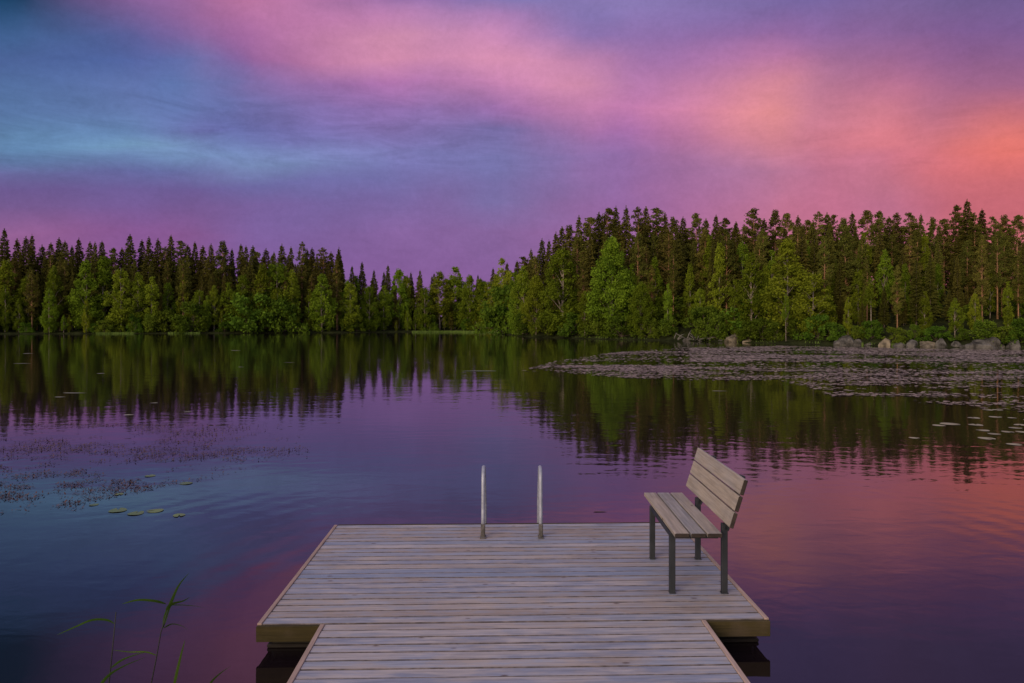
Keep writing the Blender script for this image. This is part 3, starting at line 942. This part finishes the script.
plant_px('big', 536, 273, 1.2, 0.95, 'rounded green birch reaching the water at the start of the headland', GR, 1)
plant_px('birch', 562, 242, 2.0, 1.25, 'tall dark green birch between the headland start and the big birch', GR, 2)
plant_px('birch', 518, 284, 0.8, 1.3, 'low green birch right of the airy one on the headland tip', GR, 0)
plant_px('birch', 585, 290, 0.6, 1.3, 'low leafy tree on the waterline left below the big birch', GR, 3)
plant_px('birch', 668, 282, 1.0, 0.7, 'slender small birch in front of brown pine trunks', GR, 4)
plant_px('birch', 720, 240, 4.5, 0.8, 'yellowish young tree rising behind the bright sloping rock', GR, 1)
plant_px('birch', 752, 250, 2.5, 0.95, 'bright birch left of the two-crowned birch on the headland', GR, 3)
plant_px('birch', 787, 236, 2.6, 1.25, 'tall bright birch with a rounded top in the middle of the right shore', GR, 0)
plant_px('birch', 812, 268, 1.6, 1.5, 'wide green tree on the shore right of the tall rounded birch', GR, 2)
plant_px('airy', 871, 276, 2.4, 1.0, 'small airy bright birch standing alone before dark pines', GR, 1)
plant_px('birch', 925, 290, 1.4, 0.9, 'small green birch left of the large shore boulders', GR, 4)
plant_px('birch', 955, 297, 1.4, 1.1, 'low bright green sapling behind the large boulders at right', GR, 3)
plant_px('birch', 735, 278, 2.0, 1.0, 'green birch right behind the bright sloping rock', GR, 4)
plant_px('birch', 905, 262, 5.0, 0.8, 'yellow-green young tree inside the dark pine wood at right', GR, 1)
plant_px('airy', 786, 292, -0.1, 0.55, 'thin sapling with a bare pale trunk at the right waterline', GR, 1)
for px, ty in [(508, 306), (526, 312), (548, 310), (572, 312), (598, 312), (622, 316), (650, 318), (668, 318), (705, 306), (718, 312), (748, 320), (762, 318), (776, 322), (797, 318), (818, 314), (832, 322),
               (858, 325), (872, 320), (895, 327), (914, 324), (936, 326), (962, 328), (985, 319), (1006, 326), (1022, 318), (1038, 318)]:
    plant_px('bush', px, ty, random.uniform(0.3, 1.3), random.uniform(0.9, 1.4), 'low green bush hanging over the headland waterline', 'bushes along the headland shore')

for px, ty, off, w in [(632, 262, 5, 0.8), (655, 255, 6, 0.8), (690, 262, 5, 0.8), (700, 285, 3, 0.9), (765, 262, 5, 0.9), (772, 248, 7, 0.8), (828, 284, 3, 0.9), (838, 258, 7, 0.8), (858, 265, 6, 0.8), (885, 248, 8, 0.8),
                       (848, 296, 2, 0.8), (915, 275, 5, 0.8), (938, 262, 7, 0.75), (975, 290, 3, 0.8), (990, 268, 6, 0.8), (1008, 280, 4, 0.8), (1020, 262, 7, 0.8), (710, 232, 9, 0.8), (742, 236, 9, 0.75), (806, 238, 8, 0.7), (865, 230, 10, 0.7), (925, 232, 10, 0.7)]:
    plant_px('birch', px, ty, off, w, 'yellow-green broadleaf tree mixed among the conifers of the right headland', 'broadleaf trees inside the right headland wood')

# ------------------------------------------------------------------ boulders
def rock_mesh(seed, sx, sy, sz):
    bm = bmesh.new()
    bmesh.ops.create_icosphere(bm, subdivisions=4, radius=1.0)
    off = Vector((seed * 7.3, seed * 3.1, seed * 5.7))
    for v in bm.verts:
        p = v.co.normalized()
        # a few flat facets plus roughness
        k = 1.0
        for q in range(14):
            rr = random.Random(seed * 31 + q)
            nrm = Vector((rr.gauss(0, 1), rr.gauss(0, 1), rr.gauss(0, 0.8))).normalized()
            dd = p.dot(nrm)
            if dd > 0.3:
                k = min(k, rr.uniform(0.55, 0.9) / dd)
        k *= 1 + 0.10 * mnoise.noise(p * 2.2 + off) + 0.05 * mnoise.noise(p * 6 + off)
        v.co = Vector((p.x * k * sx, p.y * k * sy, p.z * k * sz))
    me = bpy.data.meshes.new('boulder')
    bm.to_mesh(me)
    bm.free()
    return me


rocks = [  # px, half width px, top y, bottom y, label, pale
    (733, 9, 322, 343, 'bright tan sloping rock face at the waterline between bushes', True),
    (845, 8, 325, 349, 'pale mossy boulder with yellowish top left of the other boulders', False),
    (838, 5, 335, 349, 'small pale boulder at the left end of the boulder row', False),
    (884, 7, 331, 349, 'tan boulder in the middle of the row along the shore', True),
    (900, 6, 334, 349, 'low grey boulder right of the first tan boulder', False),
    (927, 7, 332, 349, 'smaller tan boulder left of the dark grey boulder', True),
    (942, 6, 331, 350, 'dark grey boulder next to the smaller tan boulder', False),
    (986, 12, 323, 351, 'largest grey boulder on the right shore', False),
    (973, 6, 335, 351, 'grey boulder leaning on the left of the largest boulder', False),
    (1014, 7, 331, 351, 'bluish grey boulder near the right edge of the picture', False),
    (1001, 4, 338, 351, 'small grey stone between the two big right boulders', False),
    (857, 5, 334, 349, 'low dark stone right of the pale mossy boulder', False),
    (868, 4, 338, 349, 'small half hidden stone left of the tan middle boulder', False),
    (912, 6, 335, 349, 'flat grey stone between the two tan boulders', False),
    (956, 5, 336, 350, 'low dark stone right of the dark grey boulder', False),
    (964, 4, 339, 350, 'small round stone left of the largest boulder group', False),
    (993, 6, 329, 351, 'grey boulder leaning on the right of the largest boulder', False),
    (721, 4, 336, 343, 'small dark stone left of the bright tan rock', False),
    (746, 5, 335, 344, 'low brown stone right of the bright tan rock', True),
    (687, 5, 334, 343, 'small grey stone below the pile of driftwood', False),
]
for i, (px, hw, ty, by, lab, pale) in enumerate(rocks):
    Y = F * CAM_Z / (by - YH) + 0.4
    Y = max(Y, shore_y(px) - 0.3)
    hwm = hw / F * Y * (1.15 + 0.35 * ((i * 0.37) % 1))
    ztop = CAM_Z + (YH - ty) / F * Y
    o = link_mesh('boulder', rock_mesh(i + 3, hwm, hwm * 0.9, ztop * (0.5 + 0.2 * ((i * 0.61) % 1))), M['rock_pale' if pale else 'rock'])
    o.location = (X(px, Y), Y, -ztop * 0.08)
    o.rotation_euler = (0, 0, i * 1.3)
    tag(o, lab, 'boulder', 'boulders along the right shore')

# bleached branches washed up on the headland
mb = MB()
cx, cy = X(692, 77.5), 77.5
for i in range(16):
    a = random.uniform(0, 3.14); l = random.uniform(0.6, 1.5); e = random.uniform(0.2, 0.9)
    p0 = Vector((cx + random.uniform(-1.9, 1.9), cy + random.uniform(-0.5, 0.5), random.uniform(0.0, 0.3)))
    p1 = p0 + Vector((math.cos(a) * l, random.uniform(-0.4, 0.4), e * l))
    mb.tube([p0, (p0 + p1) / 2 + Vector((0, 0, random.uniform(-0.1, 0.15))), p1], [0.06, 0.045, 0.02], 6)
tag(mb.build('driftwood', M['drift']), 'tangle of bleached dead branches on the bank left of the bright rock', 'driftwood')

# sedge growing in the shallow water at the foot of the bay
def blades(name, pts, hmin, hmax, wid, mat):
    n = len(pts)
    h = RNG.uniform(hmin, hmax, n)
    a = RNG.uniform(0, 6.28, n)
    lean = RNG.normal(0, 0.18, (n, 2)) * h[:, None]
    w = np.stack([np.cos(a), np.sin(a)], 1) * wid
    z0 = np.full(n, -0.05)
    V = np.stack([np.column_stack([pts - w, z0]), np.column_stack([pts + w, z0]), np.column_stack([pts + lean + w * 0.3, h]), np.column_stack([pts + lean - w * 0.3, h])], 1).reshape(-1, 3)
    return link_mesh(name, np_mesh(name, V, [np.arange(4 * n).reshape(-1, 4)], attrs={'tone': RNG.uniform(0, 1, n)}), mat)


pp = []
for a, b, off0, off1, n in [(412, 486, -6.5, -4.5, 5200), (96, 134, -1.8, -0.6, 700), (168, 200, -1.8, -0.6, 500), (455, 505, -3.0, -1.0, 1200)]:
    for _ in range(n):
        px = random.uniform(a, b); Y = shore_y(px) + random.uniform(off0, off1)
        pp.append((X(px, Y), Y))
for _ in range(2600):
    px = random.uniform(560, 1040); Y = shore_y(px) + random.uniform(-0.5, 1.2)
    if math.sin(px * 0.11) + math.sin(px * 0.043 + 1) > -0.3:
        pp.append((X(px, Y), Y))
tag(blades('sedge', np.array(pp), 0.12, 0.34, 0.035, M['sedge']), 'green sedge strips in the shallow water along the far shore', 'sedge', kind='stuff')

# --------------------------------------------------------------- water plants
def disc_field(name, P, rad, mat, k=8, tilt=0.02, z=0.012, notch=True):
    n = len(P)
    ph = RNG.uniform(0, 6.28, n)
    ang = ph[:, None] + np.linspace(0.25, 6.283 - 0.25, k)[None, :]
    ox, oy = np.cos(ang) * rad[:, None], np.sin(ang) * rad[:, None] * RNG.uniform(0.75, 1, n)[:, None]
    tx, ty = RNG.normal(0, tilt, n), RNG.normal(0, tilt, n)
    zz = z + RNG.uniform(0, 0.006, n)[:, None] + ox * tx[:, None] + oy * ty[:, None]
    zz = np.maximum(zz, 0.004)
    ring = np.stack([P[:, None, 0] + ox, P[:, None, 1] + oy, zz], 2)
    cen = np.column_stack([P, np.full(n, z + 0.003)])[:, None, :]
    V = np.concatenate([cen, ring], 1).reshape(-1, 3)
    f = np.arange(n)[:, None] * (k + 1) + np.arange(k + 1)[None, :]
    return np_mesh(name, V, [f], attrs={'tone': np.clip(RNG.normal(0.5, 0.25, n), 0, 1)})


def vnoise(P, s, seed=0.0):
    return np.array([mnoise.fractal(Vector((p[0] * s, p[1] * s * 1.0, seed)), 0.8, 2.0, 3) for p in P])


# the field of pads off the headland, by the rows it covers in the picture: polygon edge rows at each column
def field_rows(px):
    a = np.interp(px, [520, 560, 620, 700, 780, 830, 900, 1024, 1200], [372, 374, 377, 379, 380, 396, 402, 412, 424])   # near edge
    b = np.interp(px, [520, 560, 620, 700, 780, 900, 1024, 1200], [371, 360, 352, 346.5, 346, 348.5, 350, 352])           # far edge
    g0 = np.interp(px, [520, 640, 700, 830, 1024, 1200], [364, 364, 365, 361, 362, 364])                                        # dark gap
    g1 = np.interp(px, [520, 640, 700, 830, 1024, 1200], [365, 365, 366, 368, 369, 372])
    return a, b, g0, g1


cand = 230000
Yc = np.sqrt(RNG.uniform(14.0 ** 2, 72 ** 2, cand))
pxc = RNG.uniform(515, 1200, cand)
row = YH + F * CAM_Z / Yc
a_, b_, g0_, g1_ = field_rows(pxc)
Pc = np.column_stack([X(pxc, Yc), Yc])
nz = vnoise(Pc * np.array([0.3, 1.0]), 0.25, 3.3)
nz2 = vnoise(Pc * np.array([0.35, 1.0]), 0.8, 9.1)
edge = 3.0 * nz
keep = (row < a_ + edge) & (row > b_ + 0.3 * edge)
gap = (row > g0_ + 1.5 * nz) & (row < g1_ + 2.0 * nz)
dens = np.clip(0.72 + 1.0 * nz + 1.0 * nz2, 0.04, 1) * np.clip((a_ + edge - row) / 1.5 + 0.35, 0, 1)
dens = np.where(gap, 0.08, dens)
far_left = (pxc < 690) & (row < 365)
dens = np.where(far_left, dens * (0.12 + 0.9 * (np.abs(row - 353) < 1.6) * (pxc > 555) + 0.6 * (np.abs(row - 347) < 1.2) * (pxc > 640)), dens)
streak = vnoise(np.column_stack([pxc * 0.012, row * 0.55]), 1.0, 21.7)
dens = np.clip(dens * np.clip(0.75 + 1.5 * streak, 0.1, 1.3), 0, 1)
keep &= RNG.random(cand) < dens
Pf = Pc[keep]
me = disc_field('lily_pads', Pf, RNG.uniform(0.04, 0.09, len(Pf)) * np.clip(Pf[:, 1] / 30, 0.85, 1.25), M['pads'], 7, 0.05)
tag(link_mesh('lily_pads', me, M['pads']), 'wide brownish field of lily pads floating off the right headland', 'lily pads', kind='stuff')


def lily_pad(x, y, r, mat, label, group, asp=0.92):
    bm = bmesh.new()
    n = 22
    vs = []
    cen = bm.verts.new((0, 0, 0.004))
    for i in range(n + 1):
        a = 0.22 + (6.283 - 0.44) * i / n
        rr = r * (1 + 0.05 * math.sin(3 * a + x) + random.uniform(-0.02, 0.02))
        vs.append(bm.verts.new((math.cos(a) * rr, math.sin(a) * rr * asp, 0.002 + 0.002 * math.sin(2 * a + y))))
    for a, b in zip(vs[:-1], vs[1:]):
        bm.faces.new((cen, a, b))
    bmesh.ops.recalc_face_normals(bm, faces=bm.faces[:])
    lay = bm.faces.layers.float.new('tone')
    t = random.random()
    for f in bm.faces:
        f[lay] = t
        f.smooth = False
    me = bpy.data.meshes.new('lily_pad')
    bm.to_mesh(me)
    bm.free()
    o = link_mesh('lily_pad', me, mat)
    o.location = (x, y, 0.003)
    o.rotation_euler = (0, 0, random.uniform(0, 6.28) if asp > 0.8 else random.uniform(-0.1, 0.1))
    tag(o, label, 'lily pad', group)
    return o


def pad_px(px, py, hw, mat, label, group, asp=0.92):
    Y = F * CAM_Z / (py - YH)
    lily_pad(X(px, Y), Y, hw / F * Y, mat, label, group, asp)


gpl = 'green lily pads left of the dock'
for px, py, hw, lab in [(118, 510.5, 10, 'green lily pad at the left end of the row of four'), (136, 513.5, 9, 'green lily pad second from the left in the row of four'),
                        (155, 511, 9, 'green lily pad third from the left in the row of four'), (179, 515.5, 7, 'green lily pad set apart at the right end of the row of four'),
                        (150, 476, 6, 'green lily pad at the edge of the brown pondweed'), (186, 483.5, 7, 'faint olive lily pad right of the pondweed patch'),
                        (94, 505, 5, 'olive lily pad at the end of the lower pondweed patch'), (119, 494.5, 5, 'small pale lily pad between the two pondweed bands')]:
    pad_px(px, py, hw * 0.9, M['pad_green'], lab, gpl)
gpr = 'pale lily pads off the right shore'
for i, (px, py, hw) in enumerate([(939, 425.5, 6), (950, 424, 9), (974, 418, 6), (976, 425, 7), (983, 430.5, 6), (994, 434, 6), (987, 438.5, 8), (995, 417, 6), (988, 410, 5), (998, 410, 5),
                                  (1008, 432, 6), (1015, 428, 6), (1020, 425, 6), (1022, 432, 6), (1014, 444.5, 7), (1034, 436, 7), (1012, 418, 4), (914, 438, 5), (1030, 420, 6)]):
    pad_px(px, py, hw, M['pad_pale'], 'pale lily pad in the loose cluster off the right shore', gpr)
for px, py, hw, lab in [(75, 393, 12, 'long pale lily pad raft on the dark left reflection'), (60, 397, 5, 'small pale lily pad just below the long pale raft'), (28, 353.5, 5, 'upper of two pale floating leaves far left'),
                        (22, 363.5, 9, 'lower of two pale floating leaves far left'), (101, 373.5, 4, 'single pale leaf on the reflection under the left birches'), (154, 403, 4, 'pale leaf at the reflected spruce tips, far left of three'),
                        (129, 415, 5, 'pale leaf right beside a reflected spruce tip'), (188, 412, 4, 'pale leaf low among reflected spruce tips'), (236, 350.5, 5, 'pale leaf close under the far left bank'),
                        (241, 367, 3, 'tiny pale leaf below the one under the far bank'), (480, 371, 18, 'long floating leaf strip in front of the bay'), (289, 362.5, 6, 'pale leaf strip on the reflection below the left birches'),
                        (720, 391, 8, 'pale leaf strip below the lily field edge'), (600, 512, 7, 'thin dark leaf on the water right of the ladder')]:
    strip = hw > 5
    pad_px(px, py, hw, M['weed'] if px == 600 else M['pad_green'] if px == 480 else M['pad_pale'], lab, 'scattered floating leaves', 0.22 if strip else 0.6)

# pondweed: small brown leaves and stalk tips breaking the surface on the left
cand = 170000
Yw = RNG.uniform(7.4, 16.5, cand)
pxw = RNG.uniform(-160, 330, cand)
row = YH + F * CAM_Z / Yw
Pw = np.column_stack([X(pxw, Yw), Yw])
n1 = vnoise(Pw * np.array([0.5, 1.0]), 0.7, 1.7)
n2 = vnoise(Pw, 2.6, 5.2)
band = np.exp(-((row - (492 - 0.17 * pxw)) / 9) ** 2) * (pxw < 190) + np.exp(-((row - (512 - 0.02 * pxw)) / 6) ** 2) * (pxw < 85) * 0.8 + np.exp(-((row - (452 - 0.06 * (pxw - 220))) / 7) ** 2) * (pxw > 190) * (pxw < 310) * 0.8
bg_ = 0.72 * (row > 424) * (row < 520 - 0.2 * pxw) * np.clip((300 - pxw) / 160, 0, 1)
dens = np.clip(band * 0.45 + bg_ + 0.0, 0, 1) * np.clip(0.25 + 1.5 * n1 + 1.2 * n2, 0, 1)
keep = RNG.random(cand) < dens * 0.62
Pw = Pw[keep]
n = len(Pw)
L_ = RNG.uniform(0.007, 0.024, n)
a = RNG.uniform(0, 6.28, n)
dirv = np.stack([np.cos(a), np.sin(a)], 1) * L_[:, None]
per = np.stack([-np.sin(a), np.cos(a)], 1) * (L_ * 0.4)[:, None]
lift = np.where(RNG.random(n) < 0.3, RNG.uniform(0.005, 0.035, n), 0.0)
z = np.full(n, 0.006)
V = np.stack([np.column_stack([Pw - dirv, z]), np.column_stack([Pw + per, z + lift * 0.5]), np.column_stack([Pw + dirv, z + lift]), np.column_stack([Pw - per, z + lift * 0.4])], 1).reshape(-1, 3)
tag(link_mesh('pondweed', np_mesh('pondweed', V, [np.arange(4 * n).reshape(-1, 4)], attrs={'tone': RNG.uniform(0, 1, n)}), M['weed']),
    'sparse brown pondweed breaking the surface left of the dock', 'pondweed', kind='stuff')

# --------------------------------------------------------------------- dock
dock = empty('wooden_dock', (-0.036, 6.77, 0), R(1.5))
tag(dock, 'weathered plank swimming dock on floats with a walkway leading to it', 'dock')
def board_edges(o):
    """board edges and sides: dirt and algae, plus seam shade painted into the colour"""
    o.data.materials.append(M['edge_dirt_shade'])
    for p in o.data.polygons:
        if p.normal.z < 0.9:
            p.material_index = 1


HW, DEP = 1.624, 2.205       # local: x across, y from 0 (lake end) to -DEP
PITCH, BW, TH = 0.1, 0.0885, 0.028
mb = MB()
nb = 22
for i in range(nb):
    y = -(i + 0.5) * DEP / nb
    mb.box((random.uniform(-0.002, 0.002), y, DECK - TH / 2 + random.uniform(-0.0012, 0.0012)), (2 * HW - 0.058, BW + random.uniform(-0.003, 0.0055), TH), Matrix.Rotation(R(random.uniform(-0.06, 0.06)), 3, 'Z'), random.random(), 0.003)
board_edges(mb.build('platform_boards', M['deck'], dock))
mb = MB()
WX0, WX1 = -1.226, 1.212      # walkway edges in dock space at the platform
i = 0
y = -DEP - 0.5 * PITCH - 0.004
while y > -9.4:
    mb.box((0.5 * (WX0 + WX1), y, DECK - TH / 2 + random.uniform(-0.0012, 0.0012)), (WX1 - WX0 - 0.058, BW + random.uniform(-0.003, 0.0055), TH), Matrix.Rotation(R(random.uniform(-0.06, 0.06)), 3, 'Z'), random.random(), 0.003)
    y -= PITCH
board_edges(mb.build('walkway_boards', M['deck'], dock))
for s in (-1, 1):
    MB().box((s * (HW - 0.015), -DEP / 2, DECK - 0.045 + 0.003), (0.028, DEP, 0.096), None, 0.3 + 0.3 * s, 0.002).build('edge_board', M['trim'], dock)
MB().box((WX0 + 0.015, -DEP - 3.5, DECK - 0.045 + 0.003), (0.028, 6.96, 0.096), None, 0.4, 0.002).build('edge_board', M['trim'], dock)
MB().box((WX1 - 0.015, -DEP - 3.5, DECK - 0.045 + 0.003), (0.028, 6.96, 0.096), None, 0.8, 0.002).build('edge_board', M['trim'], dock)
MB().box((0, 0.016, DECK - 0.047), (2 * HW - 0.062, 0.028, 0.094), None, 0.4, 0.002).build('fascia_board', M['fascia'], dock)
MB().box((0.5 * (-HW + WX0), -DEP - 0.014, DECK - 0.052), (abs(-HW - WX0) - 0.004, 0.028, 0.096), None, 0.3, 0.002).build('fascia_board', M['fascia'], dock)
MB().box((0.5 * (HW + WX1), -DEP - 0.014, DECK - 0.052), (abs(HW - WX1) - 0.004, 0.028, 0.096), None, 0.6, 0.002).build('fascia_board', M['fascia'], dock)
for s in (-1, 1):
    f = MB()
    xc = s * (HW - 0.52)
    f.box((xc, -DEP / 2, -0.12), (0.92, DEP - 0.16, 0.42), None, 0.5, 0.02)
    for k in range(5):
        f.box((xc, -0.16 - k * (DEP - 0.32) / 4, -0.12), (0.95, 0.05, 0.44 - 0.06), None, 0.5, 0.01)
    f.box((xc, -DEP / 2, 0.012), (0.96, DEP - 0.13, 0.025), None, 0.5, 0.006)
    f.build('float', M['float'], dock)
for s in (-1, 1):
    f = MB()
    f.box(((WX0 + WX1) / 2 + s * 0.7, -DEP - 3.4, 0.02), (0.08, 6.6, 0.14), None, 0.4)
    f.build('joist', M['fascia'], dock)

# ------------------------------------------------------------------- ladder
ld = empty('swim_ladder', (0.0, 6.36, DECK))
tag(ld, 'bare metal swim ladder rails rising from the lake end of the dock', 'ladder')
for px, rad in ((483, 1), (540.8, -1)):
    xb = (px - 512) / F * 6.36
    m_ = MB()
    pts = [(xb, 0, 0.0), (xb, 0.015, 0.2), (xb, 0.03, 0.40)]
    Rr = 0.085
    top = 0.502
    for k in range(0, 9):
        a = math.pi - k * math.pi / 8
        pts.append((xb - 0.0, 0.035 + Rr + math.cos(a) * Rr * 1.2 + 0.03, top + math.sin(a) * Rr))
    pts += [(xb, 0.46, 0.2), (xb, 0.50, -0.2), (xb, 0.52, -1.2)]
    m_.tube(pts, 0.0168, 14)
    rail = m_.build('rail', M['galv'], ld)
    b = MB()
    b.box((xb, 0.0, 0.06), (0.038, 0.042, 0.115), None, 0.5, 0.006)
    b.box((xb, 0.0, 0.004), (0.05, 0.11, 0.008), None, 0.5, 0.002)
    b.build('bracket', M['bracket'], ld)
for k in range(4):
    xl = (483 - 512) / F * 6.36
    xr = (540.8 - 512) / F * 6.36
    MB().box(((xl + xr) / 2, 0.51, -0.28 - k * 0.27), (xr - xl - 0.03, 0.08, 0.025), None, 0.5, 0.004).build('step', M['galv'], ld)

# -------------------------------------------------------------------- bench
bn = empty('bench', (1.30, 5.45, DECK), R(-0.3))
tag(bn, 'small wooden slat bench on dark steel legs standing on the dock', 'bench')
LEN = 1.25


def shaded_end_grain(o):
    """sawn board ends: end grain with the shade of these faces painted into its colour"""
    o.data.materials.append(M['shaded_end_grain'])
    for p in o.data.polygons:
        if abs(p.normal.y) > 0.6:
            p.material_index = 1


SEAT = 0.452
yc = 0.04
mb = MB()
for k, t in zip(range(3), (0.55, 0.08, 0.35)):
    mb.box((-0.182 + 0.05 + k * 0.112, yc + 0.03, SEAT - 0.014), (0.100, LEN - 0.06, 0.028), None, t, 0.003)
shaded_end_grain(mb.build('seat', M['bench'], bn))
ax = Vector((0.10, 0, 0.322)).normalized()
rot = Matrix.Rotation(math.atan2(0.10, 0.322), 3, 'Y')
mb = MB()
for k, t in zip(range(3), (0.42, 0.5, 0.62)):
    c = Vector((0.185, yc, 0.505)) + ax * (0.054 + k * 0.117)
    mb.box(c, (0.028, LEN, 0.106), rot, t, 0.003)
shaded_end_grain(mb.build('backrest', M['bench'], bn))
for yy in (-0.40, 0.33):
    l1 = MB().box((-0.175, yy, 0.212), (0.04, 0.04, 0.424), None, 0.5, 0.003).build('leg', M['steel'], bn)
    MB().box((-0.175, yy, 0.004), (0.043, 0.043, 0.006), None, 0.5, 0.001).build('foot_plate', M['steel'], l1)
    l2 = MB().box((0.19, yy, 0.245), (0.04, 0.04, 0.49), None, 0.5, 0.003).build('leg', M['steel'], bn)
    MB().box((0.19, yy, 0.004), (0.050, 0.046, 0.006), None, 0.5, 0.001).build('foot_plate', M['steel'], l2)
    c = Vector((0.185 + 0.0345, yy, 0.505)) + ax * 0.135
    MB().box(c, (0.036, 0.04, 0.40), rot, 0.5, 0.003).build('back_support', M['steel'], bn)
    MB().box((-0.006, yy, 0.405), (0.30, 0.038, 0.036), None, 0.5, 0.003).build('seat_rail', M['steel'], bn)
MB().box((-0.175, (-0.40 + 0.33) / 2, 0.405), (0.03, 0.69, 0.03), None, 0.5, 0.002).build('seat_rail', M['steel'], bn)

# -------------------------------------------------------------------- reeds
def ribbon(mb, pts, w, tw=0.0):
    pts = [Vector(p) for p in pts]
    n = 14
    P_ = []
    for i in range(n + 1):
        t = i / n * (len(pts) - 1)
        k = min(int(t), len(pts) - 2)
        u = t - k
        p0, p1, p2, p3 = pts[max(k - 1, 0)], pts[k], pts[k + 1], pts[min(k + 2, len(pts) - 1)]
        P_.append(0.5 * ((2 * p1) + (p2 - p0) * u + (2 * p0 - 5 * p1 + 4 * p2 - p3) * u * u + (3 * p1 - p0 - 3 * p2 + p3) * u ** 3))
    L1, C1, R1 = [], [], []
    for i, p in enumerate(P_):
        t = i / n
        d = (P_[min(i + 1, n)] - P_[max(i - 1, 0)]).normalized()
        s = d.cross(Vector((0, 1, 0.35))).normalized()
        s = Matrix.Rotation(tw * t, 3, d) @ s
        ww = w * min(1, 0.25 + t * 4) * (1 - t ** 2.2) + 0.0004
        L1.append(mb.bm.verts.new(p + s * ww)); R1.append(mb.bm.verts.new(p - s * ww))
        C1.append(mb.bm.verts.new(p + d.cross(s) * ww * 0.25))
    for i in range(n):
        for A, B in ((L1, C1), (C1, R1)):
            f = mb.bm.faces.new((A[i], B[i], B[i + 1], A[i + 1]))
            f.smooth = True
            f[mb.lay] = 0.3 + 0.6 * i / n


def rp(px, py, Y):
    return (X(px, Y), Y, CAM_Z + (YH - py) / F * Y)


def reed(stem_px, leaves, Y, label, r=0.0035, name='reed'):
    """stem and leaves rise from the lake bed; each leaf bends in depth as well"""
    x0, y0, z0 = rp(*stem_px[0], Y)
    o = empty(name, (x0, y0, 0))
    mb = MB()
    pts = [Vector(rp(*p, Y)) - Vector((x0, y0, 0)) for p in stem_px]
    d = pts[0] - pts[1]
    base = pts[0] + d * ((pts[0].z + 0.5) / max(-d.z, 1e-3))
    mb.tube([base] + pts, [r * 1.2] + [r * (1 - 0.35 * i / len(pts)) for i in range(len(pts))], 8)
    mb.build('stem', M['reed_stem'], o)
    for lp, w, dy in leaves:
        lb = MB()
        q = []
        for i, p in enumerate(lp):
            yy = Y + dy * i / (len(lp) - 1)
            q.append(Vector(rp(*p, yy)) - Vector((x0, y0, 0)))
        ribbon(lb, q, w * 0.6, 0.5)
        lb.build('leaf', M['reed'], o)
    tag(o, label, 'reed', 'reeds at the lower left')
    return o


reed([(109, 683), (112, 655), (116, 612)], [([(115, 624), (107, 620), (92, 620), (75, 627), (57, 635)], 0.012, 0.12),
     ([(111, 668), (122, 660), (135, 655), (150, 651)], 0.010, -0.1)], 3.9,
     'left bare-topped reed stalk with one long leaf bending left')
reed([(150, 690), (156, 660), (161, 632), (168, 610)],
     [([(163, 628), (166, 615), (172, 600), (179, 585), (189, 573)], 0.016, 0.10), ([(166, 610), (172, 604), (183, 601), (190, 597)], 0.017, 0.08),
      ([(166, 604), (155, 601), (138, 600), (122, 604)], 0.014, -0.12), ([(168, 605), (182, 605), (195, 606), (205, 608)], 0.006, 0.1),
      ([(164, 628), (172, 624), (182, 626), (188, 630)], 0.009, 0.1), ([(158, 656), (146, 652), (130, 652), (113, 650)], 0.008, 0.15)], 3.85,
     'right reed stalk with the upright bright green top leaf')
reed([(172, 700), (174, 690)], [([(173, 690), (177, 672), (181, 655), (185, 640)], 0.012, 0.1)], 3.7, 'short yellowish reed blade right of the tall reed stalk')
reed([(96, 705), (97, 692)], [([(97, 690), (108, 676), (124, 666), (146, 657)], 0.013, 0.1)], 3.6, 'arching green reed blade crossing the left bare stalk')
reed([(205, 700), (207, 690)], [([(206, 690), (213, 680), (222, 672), (231, 666)], 0.010, 0.1)], 3.7, 'small reed blade tip nearest the dock')
